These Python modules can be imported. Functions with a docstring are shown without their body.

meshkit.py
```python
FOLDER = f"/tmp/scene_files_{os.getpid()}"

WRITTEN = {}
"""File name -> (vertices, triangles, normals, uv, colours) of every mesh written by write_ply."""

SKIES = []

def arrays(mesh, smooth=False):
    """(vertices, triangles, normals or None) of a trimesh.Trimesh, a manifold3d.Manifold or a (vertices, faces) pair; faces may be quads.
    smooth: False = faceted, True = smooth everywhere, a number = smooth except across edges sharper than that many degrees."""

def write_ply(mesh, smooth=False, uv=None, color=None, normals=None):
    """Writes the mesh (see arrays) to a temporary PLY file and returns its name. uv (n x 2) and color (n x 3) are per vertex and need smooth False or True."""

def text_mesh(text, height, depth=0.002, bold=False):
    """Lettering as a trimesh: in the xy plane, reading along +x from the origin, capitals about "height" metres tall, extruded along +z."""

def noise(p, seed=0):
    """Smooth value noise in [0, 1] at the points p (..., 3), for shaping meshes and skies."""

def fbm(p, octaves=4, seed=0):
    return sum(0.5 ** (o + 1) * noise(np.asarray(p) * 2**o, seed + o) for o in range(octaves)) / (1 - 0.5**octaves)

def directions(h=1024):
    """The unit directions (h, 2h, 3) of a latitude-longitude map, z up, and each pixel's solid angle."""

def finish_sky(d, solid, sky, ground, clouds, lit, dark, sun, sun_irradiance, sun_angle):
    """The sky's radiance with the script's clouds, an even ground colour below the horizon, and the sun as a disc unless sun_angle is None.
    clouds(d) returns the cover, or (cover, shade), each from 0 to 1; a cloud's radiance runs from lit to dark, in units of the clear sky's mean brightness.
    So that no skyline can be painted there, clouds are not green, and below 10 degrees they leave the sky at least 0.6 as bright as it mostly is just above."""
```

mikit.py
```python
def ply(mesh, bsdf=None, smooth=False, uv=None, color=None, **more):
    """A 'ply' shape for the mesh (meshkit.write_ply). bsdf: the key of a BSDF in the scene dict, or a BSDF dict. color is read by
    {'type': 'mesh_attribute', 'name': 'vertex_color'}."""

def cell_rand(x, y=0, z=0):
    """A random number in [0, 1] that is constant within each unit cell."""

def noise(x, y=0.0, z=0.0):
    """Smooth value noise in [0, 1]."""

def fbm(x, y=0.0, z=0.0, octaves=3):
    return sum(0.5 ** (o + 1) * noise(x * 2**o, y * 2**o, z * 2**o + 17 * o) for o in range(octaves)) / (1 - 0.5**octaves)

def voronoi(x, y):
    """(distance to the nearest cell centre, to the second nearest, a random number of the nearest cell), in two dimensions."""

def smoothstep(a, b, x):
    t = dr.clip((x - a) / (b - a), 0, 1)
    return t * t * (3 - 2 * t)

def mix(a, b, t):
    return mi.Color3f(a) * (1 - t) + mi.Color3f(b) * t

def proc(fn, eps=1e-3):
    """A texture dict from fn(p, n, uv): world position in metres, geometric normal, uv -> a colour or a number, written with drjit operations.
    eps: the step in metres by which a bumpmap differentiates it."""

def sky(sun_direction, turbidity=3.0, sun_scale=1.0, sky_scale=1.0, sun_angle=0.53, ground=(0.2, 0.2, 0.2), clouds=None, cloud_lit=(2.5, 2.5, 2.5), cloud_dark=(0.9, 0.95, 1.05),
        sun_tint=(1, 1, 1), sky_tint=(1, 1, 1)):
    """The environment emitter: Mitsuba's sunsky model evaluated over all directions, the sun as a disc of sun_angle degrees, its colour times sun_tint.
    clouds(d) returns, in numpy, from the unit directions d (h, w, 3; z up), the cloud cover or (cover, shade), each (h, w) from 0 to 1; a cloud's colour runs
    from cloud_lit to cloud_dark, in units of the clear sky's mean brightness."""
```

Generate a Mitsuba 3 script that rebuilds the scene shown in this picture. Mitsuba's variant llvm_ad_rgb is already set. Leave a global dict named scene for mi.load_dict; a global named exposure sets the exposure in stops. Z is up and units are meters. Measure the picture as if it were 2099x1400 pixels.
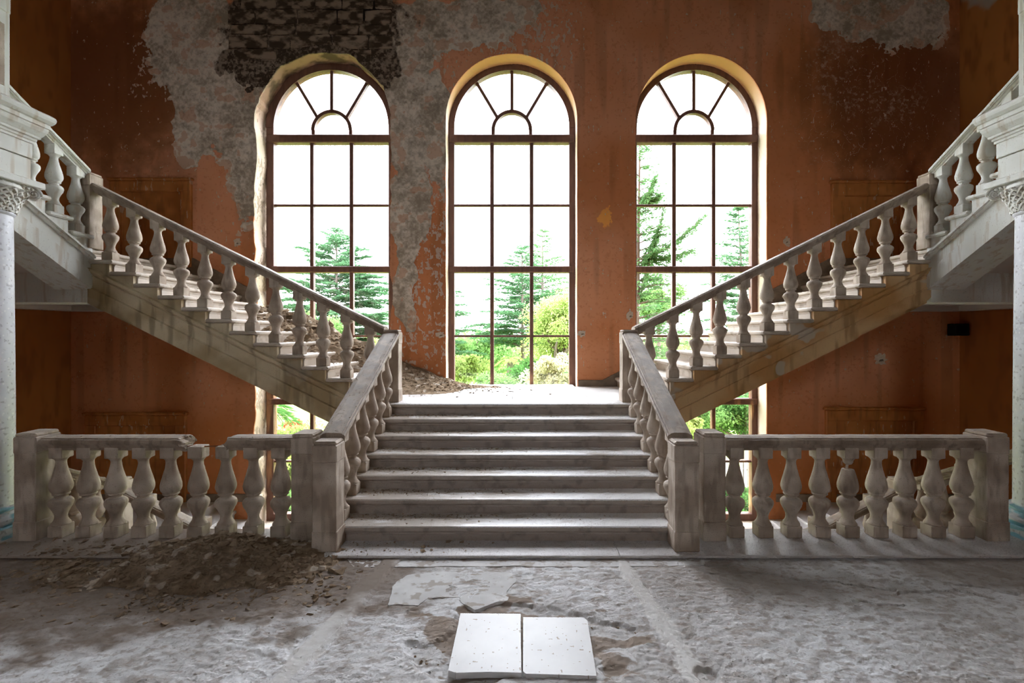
import math, random
import numpy as np
import trimesh, drjit as dr, mitsuba as mi, mikit, meshkit
from shapely.geometry import Polygon, Point, box as sbox
from shapely.ops import unary_union
from shapely import affinity
from mikit import noise, fbm, voronoi, cell_rand, smoothstep, mix

T = mi.ScalarTransform4f
PI = math.pi
scene, labels = {}, {}

# ------------------------------------------------------------------ camera, sky, exposure
F, CX, CY, EYE = 1030.0, 1066.0, 685.0, 1.731
scene['camera'] = dict(type='perspective', fov=math.degrees(2 * math.atan(1049.5 / F)), fov_axis='x',
                       to_world=T().look_at([0, 0, EYE], [0, 1, EYE], [0, 0, 1]),
                       principal_point_offset_x=-(CX - 1049.5) / 2099, principal_point_offset_y=-(CY - 700) / 1400,
                       near_clip=0.05, far_clip=2000.0)
scene['sky'] = mikit.sky([0.2, 0.6, 0.75], turbidity=4.0, sun_scale=0.0, sky_scale=1.0, ground=(0.16, 0.17, 0.13), 
                         clouds=lambda d: (np.ones(d.shape[:2]), 0.25 * meshkit.fbm(d * 2.2, 3, 5)),
                         cloud_lit=(0.97, 1.01, 1.08), cloud_dark=(0.78, 0.83, 0.90))
exposure = 7.75

# ------------------------------------------------------------------ materials
def diffuse(fn, rough=None, bump=None, bscale=0.004, eps=1e-3, spec=0.3):
    tex = mikit.proc(fn) if callable(fn) else {'type': 'rgb', 'value': list(fn)}
    if rough is None:
        b = {'type': 'diffuse', 'reflectance': tex}
    else:
        b = {'type': 'principled', 'base_color': tex, 'roughness': float(rough), 'specular': float(spec)}
    if bump is not None:
        b = {'type': 'bumpmap', 'arbitrary': mikit.proc(bump, eps), 'scale': float(bscale), 'bsdf': b}
    return {'type': 'twosided', 'bsdf': b}

WPX = F / 7.9
def wx(px): return (px - CX) / WPX
def wz(py): return EYE + (CY - py) / WPX

def blob(x, z, px, py, rx, ry):
    return 1 - dr.sqrt(dr.square((x - wx(px)) / (rx / WPX)) + dr.square((z - wz(py)) / (ry / WPX)))

def wall_masks(p):
    x, z, y = p.x, p.z, p.y
    a = fbm(x * 2.1, z * 2.1, y * 2.1, 4) - 0.5
    b = fbm(x * 7 + 31, z * 7, y * 7, 6) - 0.5
    xs, zs = x + 0.5 * a, z + 0.9 * b * 0.5
    grey = blob(xs, zs, 395, 90, 95, 130)
    for q in ((400, 215, 50, 130), (470, 200, 80, 130), (505, 330, 36, 140), (550, 300, 26, 330), (835, 210, 62, 190), (840, 420, 44, 120), (832, 560, 26, 130),
              (870, 60, 105, 60), (985, 45, 90, 55), (1070, 20, 40, 30), (1770, 20, 110, 65), (1820, 60, 45, 45), (1890, 40, 60, 60), (1700, 30, 30, 40),
              (820, 620, 20, 60), (500, 170, 120, 60), (900, 270, 26, 130)):
        grey = dr.maximum(grey, blob(xs, zs, *q))
    dark = dr.maximum(blob(xs, zs, 640, 40, 190, 105), blob(xs, zs, 740, 130, 80, 90))
    dark = dr.maximum(dark, blob(xs, zs, 520, 130, 70, 45))
    return a, b, grey, dark

def wall_colour(p, n, uv):
    a, b, grey, dark = wall_masks(p)
    x, z, y = p.x, p.z, p.y
    c = fbm(x * 24, z * 24, y * 24, 3)
    big = fbm(x * 0.7 + 9, z * 0.7, y * 0.7, 3)
    col = mix((0.47, 0.175, 0.072), (0.60, 0.275, 0.15), smoothstep(0.35, 0.68, big))
    col = mix(col, mi.Color3f(0.42, 0.135, 0.045), smoothstep(0.52, 0.72, c) * 0.45)
    streak = noise(x * 9 + y * 9, z * 0.7, 3.0)
    col = mix(col, col * 0.72, smoothstep(0.6, 0.85, streak) * 0.6)
    # shade of the top corners, painted into the wall colour
    corner_shade = smoothstep(0.0, 0.6, blob(x + a, z + b, 1830, 190, 260, 250)) + smoothstep(0.0, 0.6, blob(x + a, z + b, 240, 170, 260, 260))
    col = mix(col, mi.Color3f(0.12, 0.042, 0.018), dr.clip(corner_shade, 0, 1) * 0.8)
    salt = dr.maximum(blob(x + 0.6 * a, z + 0.8 * b, 1700, 130, 60, 120), blob(x + 0.6 * a, z + 0.8 * b, 1800, 210, 130, 55))
    col = mix(col, mi.Color3f(0.42, 0.32, 0.24), smoothstep(0.0, 0.7, salt) * smoothstep(0.45, 0.75, c + 0.35 * b) * 0.6)
    col = mix(col, mi.Color3f(0.80, 0.36, 0.07), smoothstep(0.0, 0.25, blob(x + 0.12 * b, z + 0.12 * b, 1241, 447, 15, 22) + 1.2 * (c - 0.5)) * 0.7)
    # flecks of lost paint
    zone = dr.maximum(dr.maximum(blob(x, z, 880, 400, 70, 330), blob(x, z, 860, 660, 90, 110)), dr.maximum(blob(x, z, 330, 120, 60, 110), blob(x, z, 1090, 60, 120, 90)))
    fl = smoothstep(0.64, 0.675, fbm(x * 26, z * 17, y * 26, 5) + 0.20 * dr.clip(zone + 1.5 * a, -0.22, 0.5))
    v1, v2, vr = voronoi(x * 5.5 + 2.5 * a + 1.2 * b, z * 4.5 + 2.5 * b)
    crack = smoothstep(0.035, 0.01, v2 - v1) * smoothstep(0.0, 0.5, blob(x, z, 1770, 230, 190, 190)) * smoothstep(0.42, 0.6, c)
    fl = dr.maximum(fl, crack * 0.8)
    flake = mix((0.44, 0.33, 0.26), (0.55, 0.47, 0.40), c)
    col = mix(col, flake, fl * 0.8)
    g = smoothstep(-0.01, 0.03, grey + 0.45 * b)
    gc = mix((0.27, 0.215, 0.155), (0.60, 0.52, 0.43), smoothstep(0.25, 0.7, c * 0.6 + 0.7 * a + 0.6 * b + 0.2))
    gc = mix(gc, mi.Color3f(0.40, 0.17, 0.07), smoothstep(0.06, 0.12, b) * 0.5)
    col = mix(col, gc, g)
    d = smoothstep(-0.02, 0.06, dark + 0.5 * b)
    dc = mix((0.05, 0.037, 0.027), (0.24, 0.185, 0.14), smoothstep(0.36, 0.70, c + 0.5 * a))
    dc = mix(dc, mi.Color3f(0.02, 0.016, 0.013), smoothstep(0.0, 0.4, blob(x + 0.5 * a, z + 0.5 * b, 730, 15, 85, 50)))
    col = mix(col, dc, d)
    reveal = smoothstep(0.6, 0.3, dr.abs(n.y)) * smoothstep(7.905, 7.94, p.y)
    rc = mix((0.62, 0.34, 0.16), (0.68, 0.57, 0.47), smoothstep(5.9, 4.9, z + 0.5 * a))
    rc = mix(rc, mi.Color3f(0.36, 0.28, 0.21), smoothstep(0.5, 0.62, c * 0.5 + 0.5 * fbm(x * 5, z * 5, y * 5, 3)) * (0.15 + 0.7 * smoothstep(-1.5, -2.0, x)))
    rc = mix(rc, mix((0.10, 0.07, 0.05), (0.33, 0.21, 0.15), smoothstep(0.35, 0.6, fbm(x * 4, z * 4, y * 4, 4))), smoothstep(-1.5, -2.0, x) * smoothstep(4.9, 5.6, z))
    col = mix(col, rc, reveal)
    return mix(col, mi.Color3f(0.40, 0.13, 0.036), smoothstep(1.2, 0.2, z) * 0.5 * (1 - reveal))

def wall_bump(p, n, uv):
    a, b, grey, dark = wall_masks(p)
    g = smoothstep(-0.01, 0.03, grey + 0.45 * b)
    d = smoothstep(-0.02, 0.06, dark + 0.5 * b)
    c = fbm(p.x * 30, p.z * 30, p.y * 30, 3)
    m = fbm(p.x * 9, p.z * 9, p.y * 9, 3)
    return c * 0.3 + m * 0.3 - g * (1.0 - 0.9 * m) - d * (1.2 - 2.5 * m)

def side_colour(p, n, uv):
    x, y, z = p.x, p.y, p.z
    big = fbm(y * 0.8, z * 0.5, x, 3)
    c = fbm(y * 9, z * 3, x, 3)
    col = mix((0.27, 0.095, 0.026), (0.37, 0.15, 0.045), smoothstep(0.3, 0.7, big))  # darker than the back wall: corner shade put into the paint
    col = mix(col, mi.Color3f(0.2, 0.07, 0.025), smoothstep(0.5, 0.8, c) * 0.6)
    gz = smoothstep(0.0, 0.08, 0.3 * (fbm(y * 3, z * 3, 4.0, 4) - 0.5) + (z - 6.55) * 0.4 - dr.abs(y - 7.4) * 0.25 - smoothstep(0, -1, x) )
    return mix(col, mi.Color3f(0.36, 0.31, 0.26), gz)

def stone_colour(p, n, uv):
    a = fbm(p.x * 5, p.y * 5, p.z * 5, 3)
    c = fbm(p.x * 170, p.y * 170, p.z * 120, 2)
    s = fbm(p.x * 30, p.y * 30, p.z * 5, 2)
    col = mix((0.30, 0.235, 0.18), (0.46, 0.39, 0.32), smoothstep(0.3, 0.7, a))
    col = mix(col, mi.Color3f(0.17, 0.125, 0.09), smoothstep(0.50, 0.75, s) * 0.4)
    col = mix(col, mi.Color3f(0.11, 0.09, 0.07), smoothstep(0.66, 0.78, c) * 0.3)
    dust = smoothstep(0.55, 0.95, n.z) * smoothstep(0.35, 0.6, fbm(p.x * 14, p.y * 14, p.z * 3, 3))
    return mix(col, mi.Color3f(0.30, 0.27, 0.24), dust * 0.6)

def stone_bump(p, n, uv):
    return fbm(p.x * 55, p.y * 55, p.z * 55, 3) + 0.8 * fbm(p.x * 14, p.y * 14, p.z * 14, 2)

def paint_colour(p, n, uv):
    a = fbm(p.x * 4, p.y * 4, p.z * 4, 3)
    s = fbm(p.x * 22, p.y * 22, p.z * 2.2, 3)
    c = fbm(p.x * 130, p.y * 130, p.z * 60, 2)
    col = mix((0.50, 0.50, 0.455), (0.62, 0.635, 0.60), a)
    col = mix(col, mi.Color3f(0.40, 0.33, 0.24), smoothstep(0.52, 0.75, s) * 0.6)
    col = mix(col, mi.Color3f(0.17, 0.14, 0.10), smoothstep(0.70, 0.85, c) * smoothstep(0.4, 0.6, a) * 0.4)
    dust = smoothstep(0.6, 0.95, n.z)
    return mix(col, mi.Color3f(0.36, 0.29, 0.22), dust * 0.7)

def stringer_fn(tan):
    def fn(p, n, uv):
        a = fbm(p.x * 2.3, p.y * 2.3, p.z * 2.3, 4)
        s = fbm(p.x * 13, p.y * 3, p.z * 1.6, 3)
        c = fbm(p.x * 150, p.y * 150, p.z * 100, 2)
        lo = mi.Color3f(0.33, 0.245, 0.135) if not tan else mi.Color3f(0.37, 0.19, 0.065)
        hi = mi.Color3f(0.50, 0.42, 0.29) if not tan else mi.Color3f(0.46, 0.30, 0.15)
        col = mix(lo, hi, smoothstep(0.35, 0.65, a))
        col = mix(col, lo * 0.62, smoothstep(0.52, 0.72, s) * 0.7)
        col = mix(col, mi.Color3f(0.14, 0.10, 0.06), smoothstep(0.68, 0.8, c) * 0.35)
        bare = smoothstep(0.60, 0.63, fbm(p.x * 1.9 + 7, p.y * 1.9, p.z * 1.9, 4))
        return mix(col, mi.Color3f(0.40, 0.36, 0.30), bare * (0.8 if tan else 0.35))
    return fn

def tread_colour(p, n, uv):
    a = fbm(p.x * 3, p.y * 3, p.z * 3, 3)
    c = noise(p.x * 190, p.y * 190, p.z * 190)
    col = mix((0.58, 0.575, 0.57), (0.72, 0.72, 0.72), a)
    col = mix(col, mi.Color3f(0.16, 0.13, 0.12), smoothstep(0.72, 0.82, c) * 0.8)
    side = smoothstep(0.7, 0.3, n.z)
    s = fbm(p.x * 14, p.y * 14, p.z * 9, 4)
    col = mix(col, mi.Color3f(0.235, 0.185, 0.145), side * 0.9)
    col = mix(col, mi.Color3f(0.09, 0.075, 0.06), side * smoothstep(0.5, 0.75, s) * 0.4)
    d = smoothstep(0.45, 0.7, fbm(p.x * 2.5 + 4, p.y * 7, p.z * 2, 4) + 0.42 * smoothstep(0.5, -1.3, p.x) * smoothstep(6.0, 5.8, p.y) - 0.12)
    return mix(col, mi.Color3f(0.30, 0.25, 0.20), d * (1 - side) * 0.8)

def upper_tread_colour(p, n, uv):
    a = fbm(p.x * 3, p.y * 3, p.z * 3, 3)
    col = mix((0.33, 0.275, 0.22), (0.50, 0.445, 0.38), a)
    s = fbm(p.x * 9, p.y * 9, p.z * 9, 3)
    return mix(col, mi.Color3f(0.24, 0.19, 0.14), smoothstep(0.55, 0.8, s) * 0.7)

def strip_d(p, x0, y0, x1, y1, w):
    t = (p.y - y0) / (y1 - y0)
    return 1 - dr.abs(p.x - (x0 + (x1 - x0) * t)) / w

def floor_colour(p, n, uv):
    x, y = p.x, p.y
    a = fbm(x * 1.1, y * 1.1, 0, 4)
    b = fbm(x * 6, y * 9, 1.0, 4)
    c = fbm(x * 120, y * 120, 2.0, 2)
    col = mix((0.42, 0.41, 0.40), (0.62, 0.63, 0.64), smoothstep(0.3, 0.65, 0.55 * a + 0.45 * b))
    col = mix(col, mi.Color3f(0.22, 0.185, 0.15), smoothstep(0.55, 0.75, b) * 0.6)
    col = mix(col, mi.Color3f(0.14, 0.12, 0.10), smoothstep(0.60, 0.85, c) * 0.35)
    col = mix(col, mi.Color3f(0.24, 0.20, 0.17), smoothstep(0.5, 0.72, fbm(x * 22, y * 34, 7.0, 4)) * 0.55)
    sm = dr.maximum(strip_d(p, -1.22, 2.5, -1.02, 3.8, 0.085), strip_d(p, 0.92, 2.5, 0.80, 3.8, 0.07)) + 1.4 * (b - 0.5)
    col = mix(col, mi.Color3f(0.54, 0.53, 0.51), smoothstep(0.0, 0.3, sm) * 0.8)
    dirt = 1 - dr.sqrt(dr.square((x + 2.7) / 2.5) + dr.square((y - 3.85) / 1.05)) + 1.1 * (a - 0.5) + 0.5 * (b - 0.5)
    col = mix(col, mi.Color3f(0.14, 0.10, 0.07), smoothstep(0.0, 0.35, dirt) * 0.85)
    soil = 1 - dr.sqrt(dr.square((x - 0.02) / 0.60) + dr.square((y - 2.93) / 0.37)) + 1.3 * (b - 0.5)
    col = mix(col, mi.Color3f(0.21, 0.16, 0.12), smoothstep(0.0, 0.12, soil) * 0.85)
    far = smoothstep(0.42, 0.6, fbm(x * 0.8 + 5, y * 1.6, 0, 3)) * smoothstep(3.0, 3.6, y) * smoothstep(0.5, 1.5, x)
    return mix(col, mi.Color3f(0.25, 0.21, 0.175), far * 0.7)

def grain(p, n, uv):
    return fbm(p.x * 45, p.y * 45, p.z * 45, 3)

def gravel(p, n, uv):
    return fbm(p.x * 110, p.y * 110, p.z * 110, 2) + 0.6 * fbm(p.x * 45, p.y * 60, 5.0, 2)

def wood_colour(p, n, uv):
    g = fbm(p.x * 30, p.y * 30, p.z * 4, 3)
    col = mix((0.07, 0.035, 0.027), (0.17, 0.078, 0.048), g)
    return mix(col, mi.Color3f(0.32, 0.16, 0.08), smoothstep(0.55, 0.75, fbm(p.x * 9, p.y * 9, p.z * 2, 3)) * smoothstep(2.6, 0.4, p.z))

def panel_colour(p, n, uv):
    a = fbm(p.x * 6, p.z * 6, p.y, 3)
    col = mix((0.28, 0.085, 0.022), (0.45, 0.18, 0.055), a)
    col = mix(col, mi.Color3f(0.10, 0.045, 0.02), smoothstep(0.5, 0.75, fbm(p.x * 22, p.z * 4, 2.0, 3)) * 0.3)
    return mix(col, mi.Color3f(0.45, 0.38, 0.30), smoothstep(0.74, 0.78, fbm(p.x * 20, p.z * 7, 5.0, 3)) * 0.5)

def rubble_colour(p, n, uv):
    a = noise(p.x * 22, p.y * 22, p.z * 22)
    c = fbm(p.x * 60, p.y * 60, p.z * 60, 2)
    col = mix((0.14, 0.095, 0.06), (0.31, 0.24, 0.17), a)
    return mix(col, mi.Color3f(0.48, 0.43, 0.37), smoothstep(0.7, 0.8, noise(p.x * 15 + 3, p.y * 15, p.z * 15)) * 0.7) * (0.75 + 0.5 * c)

def plinth_colour(p, n, uv):
    a = fbm(p.x * 4, p.y * 7, 0, 4)
    c = noise(p.x * 190, p.y * 190, p.z * 190)
    col = mix((0.36, 0.34, 0.33), (0.58, 0.57, 0.57), a)
    col = mix(col, mi.Color3f(0.13, 0.11, 0.10), smoothstep(0.74, 0.84, c) * 0.6)
    d = smoothstep(-1.5, -1.9, p.x + 0.8 * (a - 0.5))
    return mix(col, mi.Color3f(0.23, 0.18, 0.14), d * 0.75)

def column_colour(p, n, uv):
    d1, d2, r = voronoi(p.z * 24 + 3 * p.x, p.x * 22 + p.y * 22)
    a = fbm(p.x * 8, p.y * 8, p.z * 4, 4)
    col = mix((0.40, 0.42, 0.46), (0.60, 0.60, 0.62), a)
    col = mix(col, mi.Color3f(0.66, 0.66, 0.66), smoothstep(0.30, 0.05, d1) * smoothstep(0.4, 0.8, r) * 0.6)
    col = mix(col, mi.Color3f(0.22, 0.21, 0.22), smoothstep(0.62, 0.75, fbm(p.x * 40, p.y * 40, p.z * 40, 2)) * 0.5)
    return mix(col, mi.Color3f(0.10, 0.34, 0.42), smoothstep(0.27, 0.24, p.z) * smoothstep(0.35, 0.55, fbm(p.x * 9, p.y * 9, p.z * 20, 2)) * 0.8)

def ground_colour(p, n, uv):
    a = fbm(p.x * 0.7, p.y * 0.7, 0, 4)
    return mix((0.16, 0.22, 0.05), (0.32, 0.40, 0.10), a)

def hill_colour(p, n, uv):
    a = fbm(p.x * 0.05, p.y * 0.05, p.z * 0.2, 4)
    return mix((0.16, 0.20, 0.20), (0.24, 0.28, 0.27), a)  # greyed tone stands in for distance haze

def leaf(c, trans=0.5):
    def fn(p, n, uv):
        a = fbm(p.x * 2.2, p.y * 2.2, p.z * 2.2, 3)
        return mi.Color3f(c) * (0.65 + 0.8 * a)
    return {'type': 'principledthin', 'base_color': mikit.proc(fn), 'roughness': 0.6, 'diff_trans': float(trans * 2), 'spec_trans': 0.0, 'eta': 1.3}

mats = {
    'wall_paint': diffuse(wall_colour, bump=wall_bump, bscale=0.012, eps=4e-3),
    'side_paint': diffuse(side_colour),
    'stone': diffuse(stone_colour, 0.75, stone_bump, 0.003, 3e-3),
    'rail_stone': diffuse(lambda p, n, uv: stone_colour(p, n, uv) * mix((0.66, 0.62, 0.58), (0.95, 0.95, 0.95), smoothstep(0.5, 0.9, n.z)), 0.6, stone_bump, 0.003, 3e-3),  # side faces darkened for shading as well as dirt, tops kept lighter
    'pale_paint': diffuse(paint_colour, 0.6),
    'stringer_beige': diffuse(stringer_fn(False), 0.7, grain, 0.003, 3e-3),
    'stringer_tan': diffuse(stringer_fn(True), 0.7, grain, 0.003, 3e-3),
    'tread': diffuse(tread_colour, 0.36, grain, 0.0010, 3e-3, 0.5),
    'upper_tread': diffuse(upper_tread_colour, 0.6),
    'screed': diffuse(floor_colour, 0.85, gravel, 0.0055, 2e-3, 0.2),
    'wood': diffuse(wood_colour, 0.5),
    'panel': diffuse(panel_colour, 0.5),
    'rubble': diffuse(rubble_colour),
    'plinth': diffuse(plinth_colour, 0.38, grain, 0.0012, 3e-3, 0.5),
    'column': diffuse(column_colour, 0.45),
    'ground': diffuse(ground_colour),
    'hill': diffuse(hill_colour),
    'marble': diffuse(lambda p, n, uv: mix(mix((0.50, 0.50, 0.50), (0.62, 0.62, 0.61), fbm(p.x * 5, p.y * 5, 0, 4)), (0.30, 0.25, 0.20), smoothstep(0.90, 0.93, noise(p.x * 60, p.y * 60, 3.0))), 0.4),
    'patch': diffuse(lambda p, n, uv: mix(mix((0.38, 0.37, 0.36), (0.56, 0.56, 0.555), fbm(p.x * 7, p.y * 9, 0, 5)), (0.26, 0.22, 0.18), smoothstep(0.55, 0.7, fbm(p.x * 16, p.y * 22, 3.0, 4)) * 0.7), 0.8, grain, 0.006, 3e-3),
    'plaster': diffuse(lambda p, n, uv: mix((0.40, 0.30, 0.22), (0.58, 0.48, 0.38), fbm(p.x * 30, p.y * 30, p.z * 30, 3))),
    'masonry': diffuse(lambda p, n, uv: mix((0.055, 0.04, 0.028), (0.27, 0.205, 0.15), smoothstep(0.38, 0.66, fbm(p.x * 8, p.y * 8, p.z * 11, 5)))),
    'rust': diffuse((0.22, 0.08, 0.04)),
    'black': diffuse((0.012, 0.011, 0.010)),
    'soffit': diffuse(lambda p, n, uv: mix((0.40, 0.35, 0.30), (0.52, 0.47, 0.42), fbm(p.x * 3, p.y * 3, p.z * 3, 3))),
    'ceiling_plaster': diffuse(lambda p, n, uv: mix((0.16, 0.13, 0.105), (0.30, 0.26, 0.22), fbm(p.x * 1.5, p.y * 1.5, p.z, 3))),
    'lower_floor': diffuse(lambda p, n, uv: mix((0.42, 0.40, 0.38), (0.60, 0.59, 0.58), fbm(p.x * 3, p.y * 3, 0, 4)), 0.5),
    'basement_floor': diffuse(lambda p, n, uv: mix((0.26, 0.24, 0.23), (0.42, 0.40, 0.39), fbm(p.x * 3, p.y * 3, 0, 4)), 0.45),
    'baseboard': diffuse(lambda p, n, uv: mix((0.10, 0.075, 0.055), (0.28, 0.21, 0.15), fbm(p.x * 12, p.y * 12, p.z * 12, 3))),
    'bark': diffuse(lambda p, n, uv: mix((0.08, 0.07, 0.06), (0.20, 0.17, 0.15), fbm(p.x * 9, p.y * 9, p.z * 4, 3))),
    'fence': diffuse(lambda p, n, uv: mix((0.22, 0.21, 0.22), (0.42, 0.40, 0.40), noise(p.x * 9, p.y * 9, p.z))),
    'cedar': leaf((0.075, 0.16, 0.06), 0.4),
    'cedar_blue': leaf((0.058, 0.13, 0.06), 0.35),
    'leaf_green': leaf((0.14, 0.26, 0.08)),
    'leaf_yellow': leaf((0.30, 0.40, 0.13)),
    'leaf_dark': leaf((0.07, 0.17, 0.045)),
    'leaf_cream': leaf((0.42, 0.42, 0.25)),
    'leaf_hazed': leaf((0.34, 0.44, 0.20)),  # distance haze put into the leaf colour
    'leaf_red': leaf((0.38, 0.06, 0.03)),
    'glass': {'type': 'thindielectric', 'int_ior': 1.5},
}
scene.update(mats)

# ------------------------------------------------------------------ helpers
def tag(key, label=None, cat=None, group=None, kind=None):
    d = {}
    if label: d['label'] = label
    if cat: d['category'] = cat
    if group: d['group'] = group
    if kind: d['kind'] = kind
    labels[key] = d
    return key

used = {}
def fresh(key):
    n = used.get(key, 0)
    used[key] = n + 1
    return key if n == 0 else f'{key}_{n:03d}'

def put(key, mesh, mat, smooth=30, parent=None, **kw):
    key = fresh(f'{parent}__{key}' if parent else key)
    scene[key] = mesh if isinstance(mesh, dict) else mikit.ply(mesh, mat, smooth=smooth, **kw)
    return key

def placed(d, m):
    return {**d, 'to_world': m}

def cat(ms):
    return trimesh.util.concatenate(ms) if len(ms) > 1 else ms[0]

def hullbox(x0, x1, y0, y1, z0, z1, b=0.008):
    b = min(b, (x1 - x0) * 0.45, (y1 - y0) * 0.45, (z1 - z0) * 0.45)
    pts = []
    for x, sx in ((x0, 1), (x1, -1)):
        for y, sy in ((y0, 1), (y1, -1)):
            for z, sz in ((z0, 1), (z1, -1)):
                pts += [(x + sx * b, y + sy * b, z), (x + sx * b, y, z + sz * b), (x, y + sy * b, z + sz * b)]
    return trimesh.Trimesh(pts).convex_hull

def box(x0, x1, y0, y1, z0, z1):
    m = trimesh.creation.box((x1 - x0, y1 - y0, z1 - z0))
    m.apply_translation(((x0 + x1) / 2, (y0 + y1) / 2, (z0 + z1) / 2))
    return m

def sweep(poly, p0, p1, side, up=(0, 0, 1)):
    """a profile in (side, up) run from p0 to p1, ends cut in the (side, up) plane"""
    if not isinstance(poly, Polygon): poly = Polygon(poly)
    m = trimesh.creation.extrude_polygon(poly, 1.0, engine='earcut')
    p0, p1, side, up = (np.asarray(q, float) for q in (p0, p1, side, up))
    v = m.vertices
    v = p0 + np.outer(v[:, 2], p1 - p0) + np.outer(v[:, 0], side) + np.outer(v[:, 1], up)
    r = trimesh.Trimesh(v, m.faces, process=False)
    if np.dot(np.cross(side, up), p1 - p0) < 0: r.invert()
    return r

def worn(m, amp=0.004, freq=9.0, edge=0.06, seed=0, chip=0.0):
    m = m.copy(); m.merge_vertices()
    v, f = trimesh.remesh.subdivide_to_size(m.vertices, m.faces, edge, max_iter=12)
    m = trimesh.Trimesh(v, f); m.merge_vertices()
    p = np.asarray(m.vertices)
    d = np.stack([meshkit.fbm(p * freq + 13.7 * k, 3, seed + k) - 0.5 for k in range(3)], 1) * 2 * amp
    if chip:
        c = np.clip(meshkit.fbm(p * 6 + 3.1, 3, seed + 9) - 0.60, 0, 1)[:, None]
        d -= m.vertex_normals * c * chip * 8
    m.vertices = p + d
    return m

def lathe(profile, n=32):
    return trimesh.creation.revolve(np.asarray(profile, float), sections=n)

def tube(points, radii, sides=7):
    pts = np.asarray(points, float); n = len(pts)
    tan = np.gradient(pts, axis=0); tan /= np.linalg.norm(tan, axis=1, keepdims=True) + 1e-9
    ref = np.array([0.3, 0.2, 1.0]) if abs(tan[0][2]) < 0.8 else np.array([1.0, 0.2, 0.1])
    a = np.cross(tan, ref); a /= np.linalg.norm(a, axis=1, keepdims=True)
    b = np.cross(tan, a)
    ang = np.arange(sides) * 2 * PI / sides
    r = np.broadcast_to(radii, (n,))[:, None, None]
    v = (pts[:, None] + r * (np.cos(ang)[None, :, None] * a[:, None] + np.sin(ang)[None, :, None] * b[:, None])).reshape(-1, 3)
    f = []
    for i in range(n - 1):
        for k in range(sides):
            p, q = i * sides + k, i * sides + (k + 1) % sides
            f += [(p, q, q + sides), (p, q + sides, p + sides)]
    c0, c1 = len(v), len(v) + 1
    v = np.vstack([v, pts[0], pts[-1]])
    for k in range(sides):
        f += [(c0, (k + 1) % sides, k), (c1, (n - 1) * sides + k, (n - 1) * sides + (k + 1) % sides)]
    m = trimesh.Trimesh(v, f, process=False); m.invert()
    return m

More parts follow.
